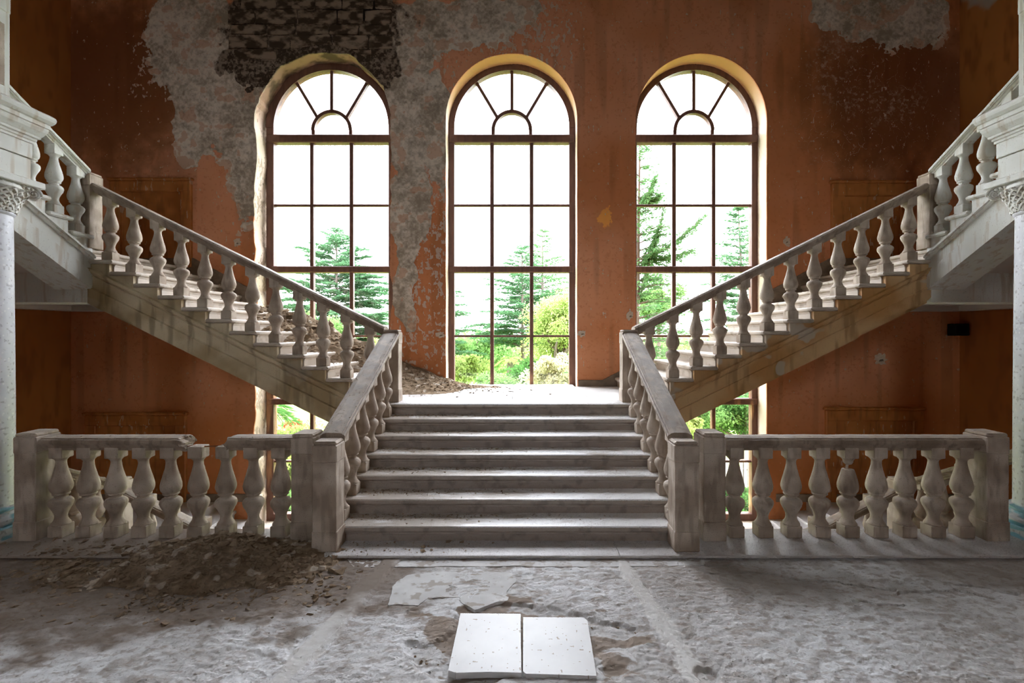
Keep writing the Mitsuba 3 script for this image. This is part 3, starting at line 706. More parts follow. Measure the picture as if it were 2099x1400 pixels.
# ------------------------------------------------------------------ quarter landings and side flights
R3, T3 = 0.159, 0.28
for s in (-1, 1):
    wall_u = (XC2 - XL if s < 0 else XR - XC2) - 0.004
    QL = tag('landing_upper_left' if s < 0 else 'landing_upper_right', 'quarter landing slab in the corner at the top of the upper flight', 'landing', kind='structure')
    def ubox(u0, u1, y0, y1, z0, z1, b=0.006):
        xa, xb = sorted((side_x(s, u0), side_x(s, u1)))
        return hullbox(xa, xb, y0, y1, z0, z1, b)
    put('nosing', worn(sweep(step_profile(R2, 0.3), (side_x(s, U13), YS - 0.0, ZQ), (side_x(s, U13), YW, ZQ), (s, 0, 0)), 0.002, 6, 0.15), 'upper_tread', parent=QL)
    put('slab', ubox(U13 + 0.05, wall_u, YS + 0.1, YW, 2.26, ZQ - 0.002), 'soffit', parent=QL)
    put('beam', ubox(U13 + 0.02, wall_u, YS + 0.03, YS + 0.42, 2.115, 2.5), 'pale_paint', parent=QL)
    put('cornice', ubox(U13 - 0.35, wall_u, YW - 0.30, YW, 2.085, 2.26), 'soffit', parent=QL)
    put('cornice', ubox(wall_u - 0.28, wall_u, YS + 0.42, YW - 0.3, 2.085, 2.26), 'soffit', parent=QL)
    put('cornice', ubox(wall_u - 0.42, wall_u, YS + 0.42, YW - 0.3, 2.16, 2.26), 'soffit', parent=QL)
    put('cornice', ubox(U13 - 0.1, wall_u, YW - 0.45, YW - 0.3, 2.16, 2.26), 'soffit', parent=QL)
    put('panel_moulding', ubox(U13 + 0.02, U13 + 0.1, YS + 0.42, YW - 0.3, 2.2, 2.3), 'soffit', parent=QL)
    # side flight rising towards the gallery
    SG = tag(fresh('gallery_stair'), f'pale short stair flight from corner landing to the gallery, {"above the rubble-strewn" if s < 0 else "above the clean"} flight', 'stairs', 'gallery stairs beside the columns')
    uf = 5.09
    n3 = lambda k: 6.13 - (k - 1) * T3
    for k in range(1, 7):
        m = sweep(step_profile(R3, T3), (side_x(s, uf + 0.03), n3(k), ZQ + k * R3), (side_x(s, wall_u), n3(k), ZQ + k * R3), (0, -1, 0))
        xa, xb = sorted((side_x(s, uf - 0.035), side_x(s, uf + 0.2)))
        m = cat([m, hullbox(xa, xb, n3(k) - T3 - 0.035, n3(k), ZQ + k * R3 - 0.048, ZQ + k * R3, 0.014)])
        put('step', worn(m, 0.002, 6, 0.2, k), 'pale_paint', parent=SG)
    zb3 = lambda y: 2.36 + (5.94 - y) * 0.56
    pts = [(6.13, zb3(6.13)), (6.13, ZQ)]
    for k in range(1, 7):
        pts += [(n3(k) - 0.05, ZQ + k * R3 - 0.05), (n3(k + 1) - 0.05, ZQ + k * R3 - 0.05)]
    pts += [(4.45, zb3(4.45))]
    sp = Polygon(pts).buffer(0)
    put('stringer', worn(sweep(sp, (side_x(s, uf), 0, 0), (side_x(s, uf + 0.43), 0, 0), (0, 1, 0)), 0.002, 5, 0.15), 'pale_paint', parent=SG)
    sl = Polygon([(6.1, zb3(6.1) + 0.2), (6.1, ZQ), *[(q[0], q[1]) for q in pts[2:-1]], (4.45, zb3(4.45) + 0.2)]).buffer(0)
    put('soffit_slab', sweep(sl, (side_x(s, uf + 0.43), 0, 0), (side_x(s, wall_u), 0, 0), (0, 1, 0)), 'soffit', smooth=False, parent=SG)
    put('soffit_moulding', cat([sweep([(0, 0.1 + 0.06 * j), (0.10 - 0.03 * j, 0.1 + 0.06 * j), (0.10 - 0.03 * j, 0.16 + 0.06 * j), (0, 0.16 + 0.06 * j)], (side_x(s, uf + 0.43), 6.1, zb3(6.1)), (side_x(s, uf + 0.43), 4.5, zb3(4.5)), (s, 0, 0)) for j in range(2)]), 'soffit', parent=SG)
    def lm3(h, prof):
        return sweep([(-1.7 * s * a, b) for a, b in prof], (side_x(s, uf), 6.12, zb3(6.12) + h), (side_x(s, uf), 4.5, zb3(4.5) + h), (1, 0, 0))
    put('stringer_moulding', cat([lm3(0.36, [(0, 0), (0.012, 0.0), (0.020, 0.018), (0.020, 0.03), (0.032, 0.036), (0.032, 0.062), (0, 0.07)]), lm3(0.0, [(0, 0), (0.014, 0), (0.014, 0.215), (0, 0.225)])]), 'pale_paint', parent=SG)
    BG = tag(fresh('gallery_balustrade'), f'pale painted balustrade of the gallery stair, {"beside the shadowy bare corner" if s < 0 else "beside the corner with peeling patches"}', 'balustrade', 'balustrades of the gallery stairs')
    axx = side_x(s, 5.17)
    tz3 = lambda y: ZQ + R3 + (n3(1) - 0.14 - y) * R3 / T3
    rail(BG, (axx, YS + 0.01, tz3(YS + 0.01) + 0.745), (axx, 4.62, tz3(4.62) + 0.745), (1, 0, 0), mat='pale_paint', seed=90 + s)
    for k in range(1, 6):
        baluster(BG, axx, n3(k) - 0.14, ZQ + k * R3, kind=bal_pale[0])

    # lower flights: side flight down to the lower quarter landing, then down towards the window
    LS = tag(fresh('lower_stair'), f'lower stair down to the basement seen through the {"broken" if s < 0 else "unbroken"} front balustrade', 'stairs', 'lower stairs behind the front balustrades')
    un = 4.80
    for k in range(6):
        m = sweep(step_profile(0.15, 0.28, 0.05 if k < 5 else -0.09), (side_x(s, un), 6.05 - k * 0.28, ZQL + (k + 1) * 0.15), (side_x(s, wall_u), 6.05 - k * 0.28, ZQL + (k + 1) * 0.15), (0, -1, 0))
        put('step', m, 'basement_floor', parent=LS)
    put('landing_slab', ubox(4.62, wall_u, 6.0, YW - 0.006, ZQL - 0.4, ZQL), 'basement_floor', parent=LS)
    for k in range(1, 3):
        m = sweep(step_profile(0.14, 0.29, 0.3), (side_x(s, 4.62 - 0.29 * k), 6.07, ZQL - 0.14 * k), (side_x(s, 4.62 - 0.29 * k), YW, ZQL - 0.14 * k), (s, 0, 0))
        put('step', m, 'basement_floor', parent=LS)
    LB = tag(fresh('lower_balustrade'), f'lower stone handrail and newel glimpsed behind the {"broken" if s < 0 else "unbroken"} front balustrade', 'balustrade', 'lower balustrades')
    xa, xb = sorted((side_x(s, 4.70), side_x(s, 4.89)))
    post(LB, xa, xb, 6.07, 6.27, ZQL, ZQL + 0.865, seed=100)
    z_l = lambda u: -0.19 - (4.645 - u) * 0.50 - 0.119
    rail(LB, (side_x(s, 4.71), 6.17, z_l(4.71)), (side_x(s, 3.55), 6.17, z_l(3.55)), (0, 1, 0), seed=104)
    rail(LB, (side_x(s, 4.82), 6.08, -0.16), (side_x(s, 4.82), 4.6, 0.60), (1, 0, 0), seed=105)
    for k in range(4):
        baluster(LB, side_x(s, 4.82), 5.87 - 0.28 * k, ZQL + 0.15 * (k + 1))
    for k in range(1, 3):
        baluster(LB, side_x(s, 4.62 - 0.29 * k + 0.1), 6.17, ZQL - 0.14 * k, kind=bal_rake[0])
    baluster(LB, side_x(s, 3.75), 6.17, ZLOW, kind=bal_rake[1])

# baseboards along the window wall
nbb = [0]
def baseboard(poly, label):
    nbb[0] += 1
    put(f'baseboard_{nbb[0]}', sweep(poly, (0, YW - 0.025, 0), (0, YW, 0), (1, 0, 0)), 'baseboard', smooth=False)
    tag(f'baseboard_{nbb[0]}', label, 'baseboard', kind='structure')
def raked(s):
    a = lambda u: ZL + R2 + (u - nose2(1)) * SL2
    ul = [1.69, 5.05]
    pts = [(side_x(s, 0.98), ZL), (side_x(s, 0.98), ZL + 0.10), (side_x(s, 1.42), ZL + 0.10), (side_x(s, 1.69), ZL + 0.24), (side_x(s, 5.0), a(5.0) + 0.2), (side_x(s, wall_end(s)), ZQ + 0.14), (side_x(s, wall_end(s)), ZQ), (side_x(s, 5.1), ZQ - 0.1), (side_x(s, 1.75), ZL)]
    return Polygon(pts).buffer(0)
def wall_end(s): return (XC2 - XL) if s < 0 else (XR - XC2)
for s in (-1, 1):
    rp = raked(s)
    for (cx, hw) in WIN: rp = rp.difference(sbox(cx - hw - 0.02, -2, cx + hw + 0.02, 9))
    for g in getattr(rp, 'geoms', [rp]):
        if g.area > 0.01: baseboard(g, 'dark stone baseboard stepping up beside the stairs')
    xa, xb = sorted((side_x(s, 4.15), side_x(s, wall_end(s))))
    baseboard(sbox(xa, ZQL, xb, ZQL + 0.12), 'dark baseboard above the lower landing')

# ------------------------------------------------------------------ wall hatches
def hatch(x0, x1, z0, z1, mfr, label):
    H = tag(fresh('wall_hatch'), label, 'wall panel', 'blind panels in the window wall')
    fr = mfr
    put('panel', hullbox(x0 + fr, x1 - fr, YW - 0.012, YW + 0.02, z0, z1 - fr, 0.003), 'panel', parent=H)
    put('frame', cat([hullbox(x0, x0 + fr, YW - 0.05, YW + 0.02, z0, z1, 0.012), hullbox(x1 - fr, x1, YW - 0.05, YW + 0.02, z0, z1, 0.012), hullbox(x0, x1, YW - 0.055, YW + 0.02, z1 - fr, z1, 0.012)]), 'panel', parent=H)
    put('top_moulding', hullbox(x0 - 0.03, x1 + 0.03, YW - 0.07, YW + 0.01, z1, z1 + 0.045, 0.015), 'panel', parent=H)
hatch(wx(228), wx(395), ZQ, wz(372), 0.17, 'orange painted blind panel above the rubble-strewn flight')
hatch(wx(1702), wx(1868), ZQ, wz(377), 0.20, 'orange painted blind panel above the clean flight')
hatch(wx(178), wx(384), ZQL, wz(850), 0.17, 'orange painted blind panel behind the broken front balustrade')
hatch(wx(1690), wx(1890), ZQL, wz(840), 0.17, 'orange painted blind panel behind the unbroken front balustrade')

# torn-out wall fixtures: a lump of plaster round a dark hole
def fixture(px, py, rw, rh, label, seed):
    K = tag(fresh('wall_fixture_scar'), label, 'wall scar', 'torn-out wall fixtures')
    cx, cz = wx(px), wz(py)
    g_ = np.random.default_rng(seed + 40)
    tt = np.linspace(0, 2 * PI, 25)[:-1]; rr = g_.uniform(0.62, 1.2, 24)
    ring = Polygon([(cx + rw * q * math.cos(t), cz + rh * q * math.sin(t)) for t, q in zip(tt, rr)]).buffer(0)
    slot = ragged([(cx - 0.3 * rw, cz - 0.35 * rh), (cx + 0.45 * rw, cz - 0.3 * rh), (cx + 0.4 * rw, cz + 0.05 * rh), (cx - 0.2 * rw, cz)], seed + 3, 0.010, 0.01)
    put('plaster_ring', worn(sweep(max(getattr(ring.difference(slot), 'geoms', [ring.difference(slot)]), key=lambda q: q.area), (0, YW - 0.012, 0), (0, YW + 0.005, 0), (1, 0, 0)), 0.003, 20, 0.04), 'plaster', parent=K)
    put('hole', sweep(slot.buffer(0.004), (0, YW - 0.003, 0), (0, YW + 0.004, 0), (1, 0, 0)), 'baseboard', parent=K)
fixture(487, 497, 0.055, 0.07, 'pale scar with a hole between the blind panel and the first window', 1)
fixture(1612, 495, 0.05, 0.075, 'pale scar with a hole beside the upper clean flight rail', 2)
fixture(903, 686, 0.075, 0.05, 'pale scar on the pier before the central window, near the rubble', 3)
fixture(1193, 684, 0.065, 0.055, 'pale scar just beside the central window frame on the clean pier', 4)
fixture(1291, 647, 0.055, 0.075, 'tall pale scar on the clean pier near the stair newel', 5)
fixture(1805, 737, 0.10, 0.10, 'round scar under the clean flight', 6)
K = tag('corner_box', 'small black box in the dark corner under the quarter landing', 'box')
put('corner_box', hullbox(XR - 0.22, XR - 0.02, YW - 0.2, YW - 0.02, wz(688) , wz(664), 0.01), 'black')

# ------------------------------------------------------------------ columns, entablatures
def spiral_volute(r=0.055, w=0.06):
    t = np.linspace(0, 2.6 * 2 * PI, 70)
    rad = r * (1 - 0.85 * t / t[-1])
    pts = np.c_[rad * np.cos(t), np.zeros(len(t)), rad * np.sin(t)]
    m = [tube(pts, 0.009 + 0.0 * t, 6)]
    c = trimesh.creation.cylinder(radius=r * 0.92, height=w, sections=20); c.apply_transform(trimesh.transformations.rotation_matrix(PI / 2, (1, 0, 0)))
    back = m[0].copy(); back.apply_translation((0, w / 2, 0)); m[0].apply_translation((0, -w / 2, 0))
    return cat([c, m[0], back])
def capital(parent, x, y, z0, z1, rn):
    h = z1 - z0
    bell = lambda t: rn + 0.012 + 0.085 * t ** 1.6
    prof = [(0, 0)] + [(bell(t), t * h * 0.75) for t in np.linspace(0, 1, 10)] + [(0.0, h * 0.75)]
    m = lathe(prof, 36); m.apply_translation((x, y, z0)); put('basket_core', m, 'pale_paint', parent=parent)
    weave = []
    for d in (-1, 1):
        for k in range(28):
            tt = np.linspace(0.02, 0.98, 14)
            ang = 2 * PI * k / 28 + d * tt * 0.95
            rr = np.array([bell(q) for q in tt]) + 0.006 + 0.006 * d * np.sin(tt * 6 * PI + k * PI)
            weave.append(tube(np.c_[x + rr * np.cos(ang), y + rr * np.sin(ang), z0 + tt * h * 0.75], 0.0135, 5))
    k = put('basket_weave', cat(weave), 'pale_paint', parent=parent); tag(k, 'woven basket relief')
    ech = lathe([(0, h * 0.72), (rn + 0.07, h * 0.72), (rn + 0.085, h * 0.80), (rn + 0.08, h * 0.9), (0, h * 0.9)], 36); ech.apply_translation((x, y, z0))
    put('echinus', ech, 'pale_paint', parent=parent)
    vol = spiral_volute()
    for a in range(4):
        v = vol.copy(); t = PI / 4 + a * PI / 2
        v.apply_transform(trimesh.transformations.rotation_matrix(t + 0.0, (0, 0, 1)))
        v.apply_translation((x + 0.335 * math.cos(t), y + 0.335 * math.sin(t), z0 + h * 0.76)); put('volute', v, 'pale_paint', parent=parent)
    beads = []
    for a in range(4):
        for i in range(12):
            u = -0.24 + 0.48 * i / 11
            dx, dy = [(0.262, u), (-0.262, u), (u, 0.262), (u, -0.262)][a]
            b = trimesh.creation.icosphere(subdivisions=1, radius=0.015); b.apply_translation((x + dx, y + dy, z1 - 0.028)); beads.append(b)
    kk = put('bead_row', cat(beads), 'pale_paint', smooth=True, parent=parent); tag(kk, 'row of small round beads')
    put('bead_rail', hullbox(x - 0.258, x + 0.258, y - 0.258, y + 0.258, z1 - 0.045, z1, 0.008), 'pale_paint', parent=parent)
COLS = [(-4.629, -1), (4.525, 1)]
YC = 4.3
for cx, s in COLS:
    C = tag(fresh('column'), f'grey marble column with a woven basket capital, {"at the broken balustrade end" if s < 0 else "at the unbroken balustrade end"}', 'column', 'columns flanking the hall')
    base = lathe([(0, 0.10), (0.275, 0.10), (0.295, 0.125), (0.295, 0.155), (0.275, 0.175), (0.255, 0.185), (0.245, 0.205), (0.262, 0.222), (0.262, 0.238), (0.235, 0.25), (0.0, 0.25)], 40)
    base.apply_translation((cx, YC, 0)); 
    put('base', cat([base, hullbox(cx - 0.30, cx + 0.30, YC - 0.30, YC + 0.30, -0.1, 0.10, 0.01)]), 'column', parent=C)
    sh = lathe([(0, 0.24), (0.232, 0.24), (0.225, 0.28)] + [(0.225 - 0.016 * q ** 1.7, 0.28 + q * 2.48) for q in np.linspace(0, 1, 14)] + [(0.222, 2.77), (0.226, 2.785), (0.222, 2.80), (0, 2.80)], 48)
    sh.apply_translation((cx, YC, 0)); put('shaft', sh, 'column', smooth=40, parent=C)
    capital(C, cx, YC, 2.79, 3.05, 0.205)
    put('abacus', hullbox(cx - 0.295, cx + 0.295, YC - 0.295, YC + 0.295, 3.045, 3.105, 0.006), 'pale_paint', parent=C)
    # entablature running from the column towards the viewer
    E = tag(fresh('entablature'), f'pale moulded entablature beam on the column, {"at the broken balustrade end" if s < 0 else "at the unbroken balustrade end"}', 'entablature', 'entablatures on the columns')
    y0, y1 = -1.5, YC + 0.225
    def eb(p, z0, z1, b=0.004): return hullbox(cx - 0.225 - p, cx + 0.225 + p, y0, y1 + p, z0, z1, b)
    put('architrave', cat([eb(0.0, 3.10, 3.305), eb(0.008, 3.31, 3.45)]), 'pale_paint', parent=E)
    prof = [(0.0, 3.44), (0.018, 3.445), (0.018, 3.465), (0.028, 3.472), (0.030, 3.49), (0.045, 3.497), (0.048, 3.515), (0.052, 3.52), (0.075, 3.56), (0.082, 3.585), (0.082, 3.60), (0.092, 3.605), (0.092, 3.64), (0.103, 3.648), (0.118, 3.672), (0.122, 3.695), (0.118, 3.715), (0.10, 3.73)]
    # mitred moulding: stacked rings of the outline
    rings, nr = [], len(prof)
    vv, ff = [], []
    for (p, z) in prof:
        vv += [(cx - 0.225 - p, y0, z), (cx + 0.225 + p, y0, z), (cx + 0.225 + p, y1 + p, z), (cx - 0.225 - p, y1 + p, z)]
    for i in range(nr - 1):
        for k in range(4):
            a, b = i * 4 + k, i * 4 + (k + 1) % 4
            ff += [(a, b, b + 4), (a, b + 4, a + 4)]
    ff += [(0, 2, 1), (0, 3, 2), (4 * nr - 4, 4 * nr - 3, 4 * nr - 2), (4 * nr - 4, 4 * nr - 2, 4 * nr - 1)]
    put('cornice', worn(trimesh.Trimesh(vv, ff), 0.002, 7, 0.2), 'pale_paint', smooth=25, parent=E)
    P = tag(fresh('gallery_pedestal'), f'pale square pedestal standing on the entablature, {"at the broken balustrade end" if s < 0 else "at the unbroken balustrade end"}', 'pedestal', 'gallery pedestals')
    post(P, cx - 0.125, cx + 0.125, YC - 0.11, YC + 0.14, 3.73, 4.72, mat='pale_paint', key='pedestal_block', base=0.10, seed=120)
    put('panel', hullbox(cx - 0.128, cx + 0.128, YC - 0.06, YC + 0.09, 3.90, 4.44, 0.003), 'stone', parent=P)
    # gallery floor beyond the entablature
    G = 'floor_gallery_left' if s < 0 else 'floor_gallery_right'
    xa, xb = sorted((cx, XL if s < 0 else XR))
    put(G, box(xa, xb, -1.5, 4.5, 3.45, 3.72), 'soffit', smooth=False); tag(G, 'gallery floor slab above the side aisle', 'floor', kind='structure')

# ------------------------------------------------------------------ marble tiles on the floor
def tile(pts, label, seed):
    q = [fl(px, py, -0.018) for px, py in pts]
    k = put(fresh('marble_tile') if False else 'marble_tile', worn(sweep(Polygon(q), (0, 0, -0.05), (0, 0, -0.018), (1, 0, 0), (0, 1, 0)), 0.0012, 6, 0.08, seed), 'marble', smooth=20)
    tag(k, label, 'tile', 'loose marble tiles on the floor')
tile([(919, 1374), (935, 1379), (1000, 1377), (1068.5, 1379), (1067, 1258), (944, 1257)], 'square-cornered loose white marble tile nearer the dirt heap', 1)
tile([(1072, 1376), (1078, 1381), (1223, 1385), (1204, 1272), (1197, 1266), (1072.5, 1265)], 'loose white marble tile with one clipped corner', 2)

# ------------------------------------------------------------------ rubble
def stone_mesh(r, flat=0.6, n=9, seed=None):
    g = np.random.default_rng(seed) if seed is not None else rng
    p = g.normal(size=(n, 3)); p /= np.linalg.norm(p, axis=1, keepdims=True)
    p *= g.uniform(0.65, 1.0, (n, 1)) * r
    p[:, 2] *= flat
    h = trimesh.Trimesh(p).convex_hull
    h.apply_transform(trimesh.transformations.rotation_matrix(g.uniform(0, 6.28), (0, 0, 1)))
    return h
def scatter(n, sampler, zfun, rlo, rhi, seed, flat=0.5):
    g = np.random.default_rng(seed); ms = []
    lib = [stone_mesh(1.0, flat, 8, seed * 50 + i) for i in range(14)]
    for i in range(n):
        x, y = sampler(g)
        z = zfun(x, y)
        if z is None: continue
        r = rlo * (rhi / rlo) ** (g.random() ** 2.2)
        m = lib[i % 14]
        a = g.uniform(0, 6.28); c, s_ = math.cos(a), math.sin(a)
        v = m.vertices @ np.array([[c, s_, 0], [-s_, c, 0], [0, 0, 1]]) * r
        if g.random() < 0.4:
            b = g.uniform(-0.5, 0.5); v = v @ np.array([[1, 0, 0], [0, math.cos(b), math.sin(b)], [0, -math.sin(b), math.cos(b)]])
        ms.append(trimesh.Trimesh(v + (x, y, z + r * flat * 0.35), m.faces, process=False))
    return cat(ms)
def heap_mesh(x0, x1, y0, y1, fn, n=90, m=60):
    a, b = np.linspace(x0, x1, n), np.linspace(y0, y1, m)
    A, B = np.meshgrid(a, b, indexing='xy')
    H = fn(A, B)
    i = np.arange(n * m).reshape(m, n)
    q = np.stack([i[:-1, :-1], i[:-1, 1:], i[1:, 1:], i[1:, :-1]], -1).reshape(-1, 4)
    return np.stack([A, B, H], -1).reshape(-1, 3), q

# heap in front of the broken balustrade
def heap1(x, y):
    p = np.stack([x, y, 0 * x], -1)
    base = np.where(y > 3.93, 0.0, ZF)
    k = 1 - ((x + 2.28) / 0.97) ** 2 - ((y - 3.88) / 0.52) ** 2 + 1.1 * (meshkit.fbm(p * 2.6, 3, 4) - 0.5)
    k2 = 1 - ((x + 3.1) / 1.3) ** 2 - ((y - 3.75) / 0.5) ** 2 + 1.1 * (meshkit.fbm(p * 2.2, 3, 7) - 0.5)
    h = 0.19 * np.clip(k, 0, 1) ** 0.8 + 0.05 * np.clip(k2, 0, 1)
    return ZF - 0.035 + h + (meshkit.fbm(p * 16, 3, 6) - 0.5) * 0.03
put('rubble_heap', heap_mesh(-4.4, -1.15, 3.2, 4.3, heap1, 150, 70), 'rubble', smooth=30, parent='floor_rubble')
def samp1(g):
    while True:
        x, y = g.normal(-2.3, 0.75), g.normal(3.72, 0.27)
        if -4.4 < x < -1.15 and 3.0 < y < 4.22 and not (y > 3.93 and x > -1.72): return x, y
def z1(x, y):
    h = float(heap1(np.array([x]), np.array([y]))[0]) if (3.2 < y < 4.3) else -1
    return max(h, 0.0 if y > 3.92 else ZF - 0.004)
put('loose_stones', scatter(5200, samp1, z1, 0.007, 0.042, 11), 'rubble', smooth=False, parent='floor_rubble')
tag('floor_rubble', 'heap of brown plaster rubble in front of the broken balustrade', 'rubble', kind='stuff')
# larger chunks, one by one
stone_lib = [mikit.ply(stone_mesh(1.0, f, 10, 900 + i), 'rubble', smooth=False) for i, f in enumerate((0.4, 0.5, 0.65, 0.35, 0.55, 0.45))]
def chunk(x, y, z, r, label, group, i, name='rubble_chunk'):
    k = put(name, placed(stone_lib[i % 6], T().translate([x, y, z + 0.25 * r]).rotate([0, 0, 1], 47 * i).rotate([1, 0, 0], (i * 37) % 30 - 15).scale(r)), None)
    tag(k, label, 'rubble chunk', group)
g = np.random.default_rng(77)
for i in range(60):
    x, y = g.normal(-2.2, 0.55), g.normal(3.80, 0.20)
    if not (-4.2 < x < -1.3 and 3.2 < y < 4.2) or (y > 3.93 and x > -1.75): continue
    chunk(x, y, z1(x, y), g.uniform(0.03, 0.065), 'brown plaster chunk lying on the heap before the broken balustrade', 'chunks on the floor heap', i)
for i, (px, py) in enumerate([(690, 1113), (704, 1127), (868, 1122), (884, 1128), (866, 1131), (920, 1112), (936, 1108), (947, 1112)]):
    x, y = fl(px, py, 0.0)
    chunk(x, y, 0.0, 0.02 + 0.008 * (i % 3), 'small pale plaster chunk on the plinth at the foot of the central steps', 'chunks at the foot of the steps', i + 3, 'plaster_chunk')

# debris along the dusty side of the central steps
def dust_step(k):
    y0, y1 = nose1(k) + 0.03, nose1(k + 1) + 0.01
    def f(gg):
        while True:
            x = X0 - 1.36 + abs(gg.normal(0, 0.85)); y = y1 - abs(gg.normal(0, 0.09))
            if x < X0 + 1.3 and y > y0: return x, y
    return f
ms = [scatter(int(420 + 30 * k), dust_step(k), lambda x, y, k=k: k * R1, 0.004, 0.016, 30 + k) for k in range(1, 7)]
ms.append(scatter(110, lambda gg: (X0 - 1.3 + abs(gg.normal(0, 0.6)), gg.uniform(3.97, 4.18)), lambda x, y: 0.0, 0.004, 0.018, 44))
put('stair_grit', cat(ms), 'rubble', smooth=False); tag('stair_grit', 'brown grit and crumbs along the dusty side of the central steps', 'debris', kind='stuff')
def rail_pt(gg):
    if gg.random() < 0.55: return (X0 - 1.443 + gg.uniform(-0.08, 0.08), gg.uniform(4.2, 6.0))
    return (gg.choice([gg.uniform(-4.0, -2.9), gg.uniform(-2.5, -1.95)]), YB + gg.uniform(-0.08, 0.08))
put('handrail_grit', scatter(420, rail_pt, lambda x, y: (R1 + (y - 4.35) * R1 / T1 + 0.745 + 0.115) if x > -1.7 else 0.745 + 0.112, 0.003, 0.012, 51), 'rubble', smooth=False)
tag('handrail_grit', 'dry dirt and crumbs lying on the dusty stone handrails', 'debris', kind='stuff')
# landing heap
def heap2(x, y):
    p = np.stack([x, y, 0 * x], -1)
    d = np.clip((-0.72 - x) / 1.05, 0, 1.2) * np.clip((y - 6.75) / 1.0, 0, 1) ** 0.8
    h = 0.34 * d ** 1.3 + 0.04 * np.clip((y - 7.45) / 0.4, 0, 1) * np.clip((0.2 - x) / 1.0, 0, 1)
    return ZL - 0.015 + h + (meshkit.fbm(p * 10, 3, 3) - 0.5) * 0.05 * np.clip(h * 25, 0, 1) - 0.01 * (h < 0.01)
put('rubble_heap', heap_mesh(-1.86, 0.25, 6.7, YW - 0.01, heap2, 90, 60), 'rubble', smooth=30, parent='landing_rubble')
def samp2(gg):
    while True:
        x, y = -1.75 + abs(gg.normal(0, 0.75)), YW - 0.05 - abs(gg.normal(0, 0.42))
        if x < 0.6 and y > 6.4: return x, y
put('loose_stones', scatter(1500, samp2, lambda x, y: max(ZL, float(heap2(np.array([x]), np.array([y]))[0]) if x < 0.25 and y > 6.7 else 0), 0.006, 0.028, 15), 'rubble', smooth=False, parent='landing_rubble')
tag('landing_rubble', 'bank of pale brown rubble on the landing against the pier', 'rubble', kind='stuff')
# rubble on the upper flight
def stair_z(u):
    k = math.floor((u - nose2(1)) / T2) + 1
    return ZL + max(0, min(k, NF2)) * R2
def heap3(x, y):
    p = np.stack([x, y, 0 * x], -1)
    u = -(x - XC2)
    line = ZL + R2 + (u - nose2(1) - 0.16) * SL2
    across = np.clip((y - 6.85) / 1.0, 0, 1)
    along = np.clip(1 - ((u - 2.55) / 1.45) ** 2, 0, 1)
    h = 0.40 * across ** 1.0 * along ** 0.6 + (meshkit.fbm(p * 3, 3, 8) - 0.5) * 0.30 * along * across ** 0.5
    return line - 0.09 + h + (meshkit.fbm(p * 13, 3, 9) - 0.5) * 0.06
put('rubble_heap', heap_mesh(side_x(-1, 4.6), side_x(-1, 1.56), 6.75, YW - 0.01, heap3, 140, 60), 'rubble', smooth=30, parent='stair_rubble')
def samp3(gg):
    while True:
        u, y = gg.normal(2.9, 0.85), YW - 0.08 - abs(gg.normal(0, 0.6))
        if 1.6 < u < 5.0 and y > 6.35: return side_x(-1, u), y
put('loose_stones', scatter(2600, samp3, lambda x, y: max(stair_z(-(x - XC2)), float(heap3(np.array([x]), np.array([y]))[0]) if y > 6.75 and x > side_x(-1, 4.6) else 0), 0.008, 0.04, 16), 'rubble', smooth=False, parent='stair_rubble')
tag('stair_rubble', 'bank of fallen rubble on the upper flight against the window', 'rubble', kind='stuff')
g = np.random.default_rng(78)
for i in range(26):
    x, y = samp3(g)
    zz = max(stair_z(-(x - XC2)), float(heap3(np.array([x]), np.array([y]))[0]) if y > 6.75 and x > side_x(-1, 4.6) else 0)
    chunk(x, y, zz, g.uniform(0.05, 0.12), 'fallen plaster lump on the rubble bank of the upper flight', 'lumps on the upper flight', i, 'plaster_lump')
# chips by the tiles
put('tile_crumbs', scatter(330, lambda gg: (gg.normal(0.02, 0.45), gg.normal(2.98, 0.22)), lambda x, y: None if (-0.40 < x < 0.43 and 2.62 < y < 3.22) else ZF - 0.02, 0.004, 0.018, 18), 'rubble', smooth=False)
tag('tile_crumbs', 'crumbs of mortar around the two loose tiles', 'debris', kind='stuff')
put('floor_grit', scatter(1700, lambda gg: (gg.uniform(-4.2, 4.2), gg.uniform(2.5, 3.85)), lambda x, y: ZF + float(floor_height(np.array([x]), np.array([y]))[0]), 0.003, 0.010, 19), 'screed', smooth=False)
tag('floor_grit', 'fine grit scattered over the screed floor', 'debris', kind='stuff')

# ------------------------------------------------------------------ outside
def gz(x, y): return -3.4 - 0.05 * np.clip(y - 12, 0, 40) + 0.5 * (meshkit.fbm(np.stack([x * 0.15, y * 0.15, 0 * x], -1), 3, 2) - 0.5)
gv, gq = heap_mesh(-60, 60, 8.6, 90, gz, 80, 60)
put('terrain', (gv, gq), 'ground', smooth=True); tag('terrain', 'overgrown green garden sloping away below the windows', 'ground', kind='structure')
def hills(x, y): return -6 + 11.5 * np.clip((y - 150) / 90, 0, 1) * (0.55 + 0.9 * meshkit.fbm(np.stack([x * 0.012, y * 0.004, 0 * x], -1), 4, 11)) * np.clip(1.3 - (y - 150) / 200, 0, 1)
hv, hq = heap_mesh(-400, 400, 88, 330, hills, 120, 40)
put('hills', (hv, hq), 'hill', smooth=True); tag('hills', 'low distant hills beyond the garden, with haze put into their colour', 'hills', kind='structure')

def scr(px, py, y): return np.array([(px - CX) / F * y, y, EYE + (CY - py) / F * y])

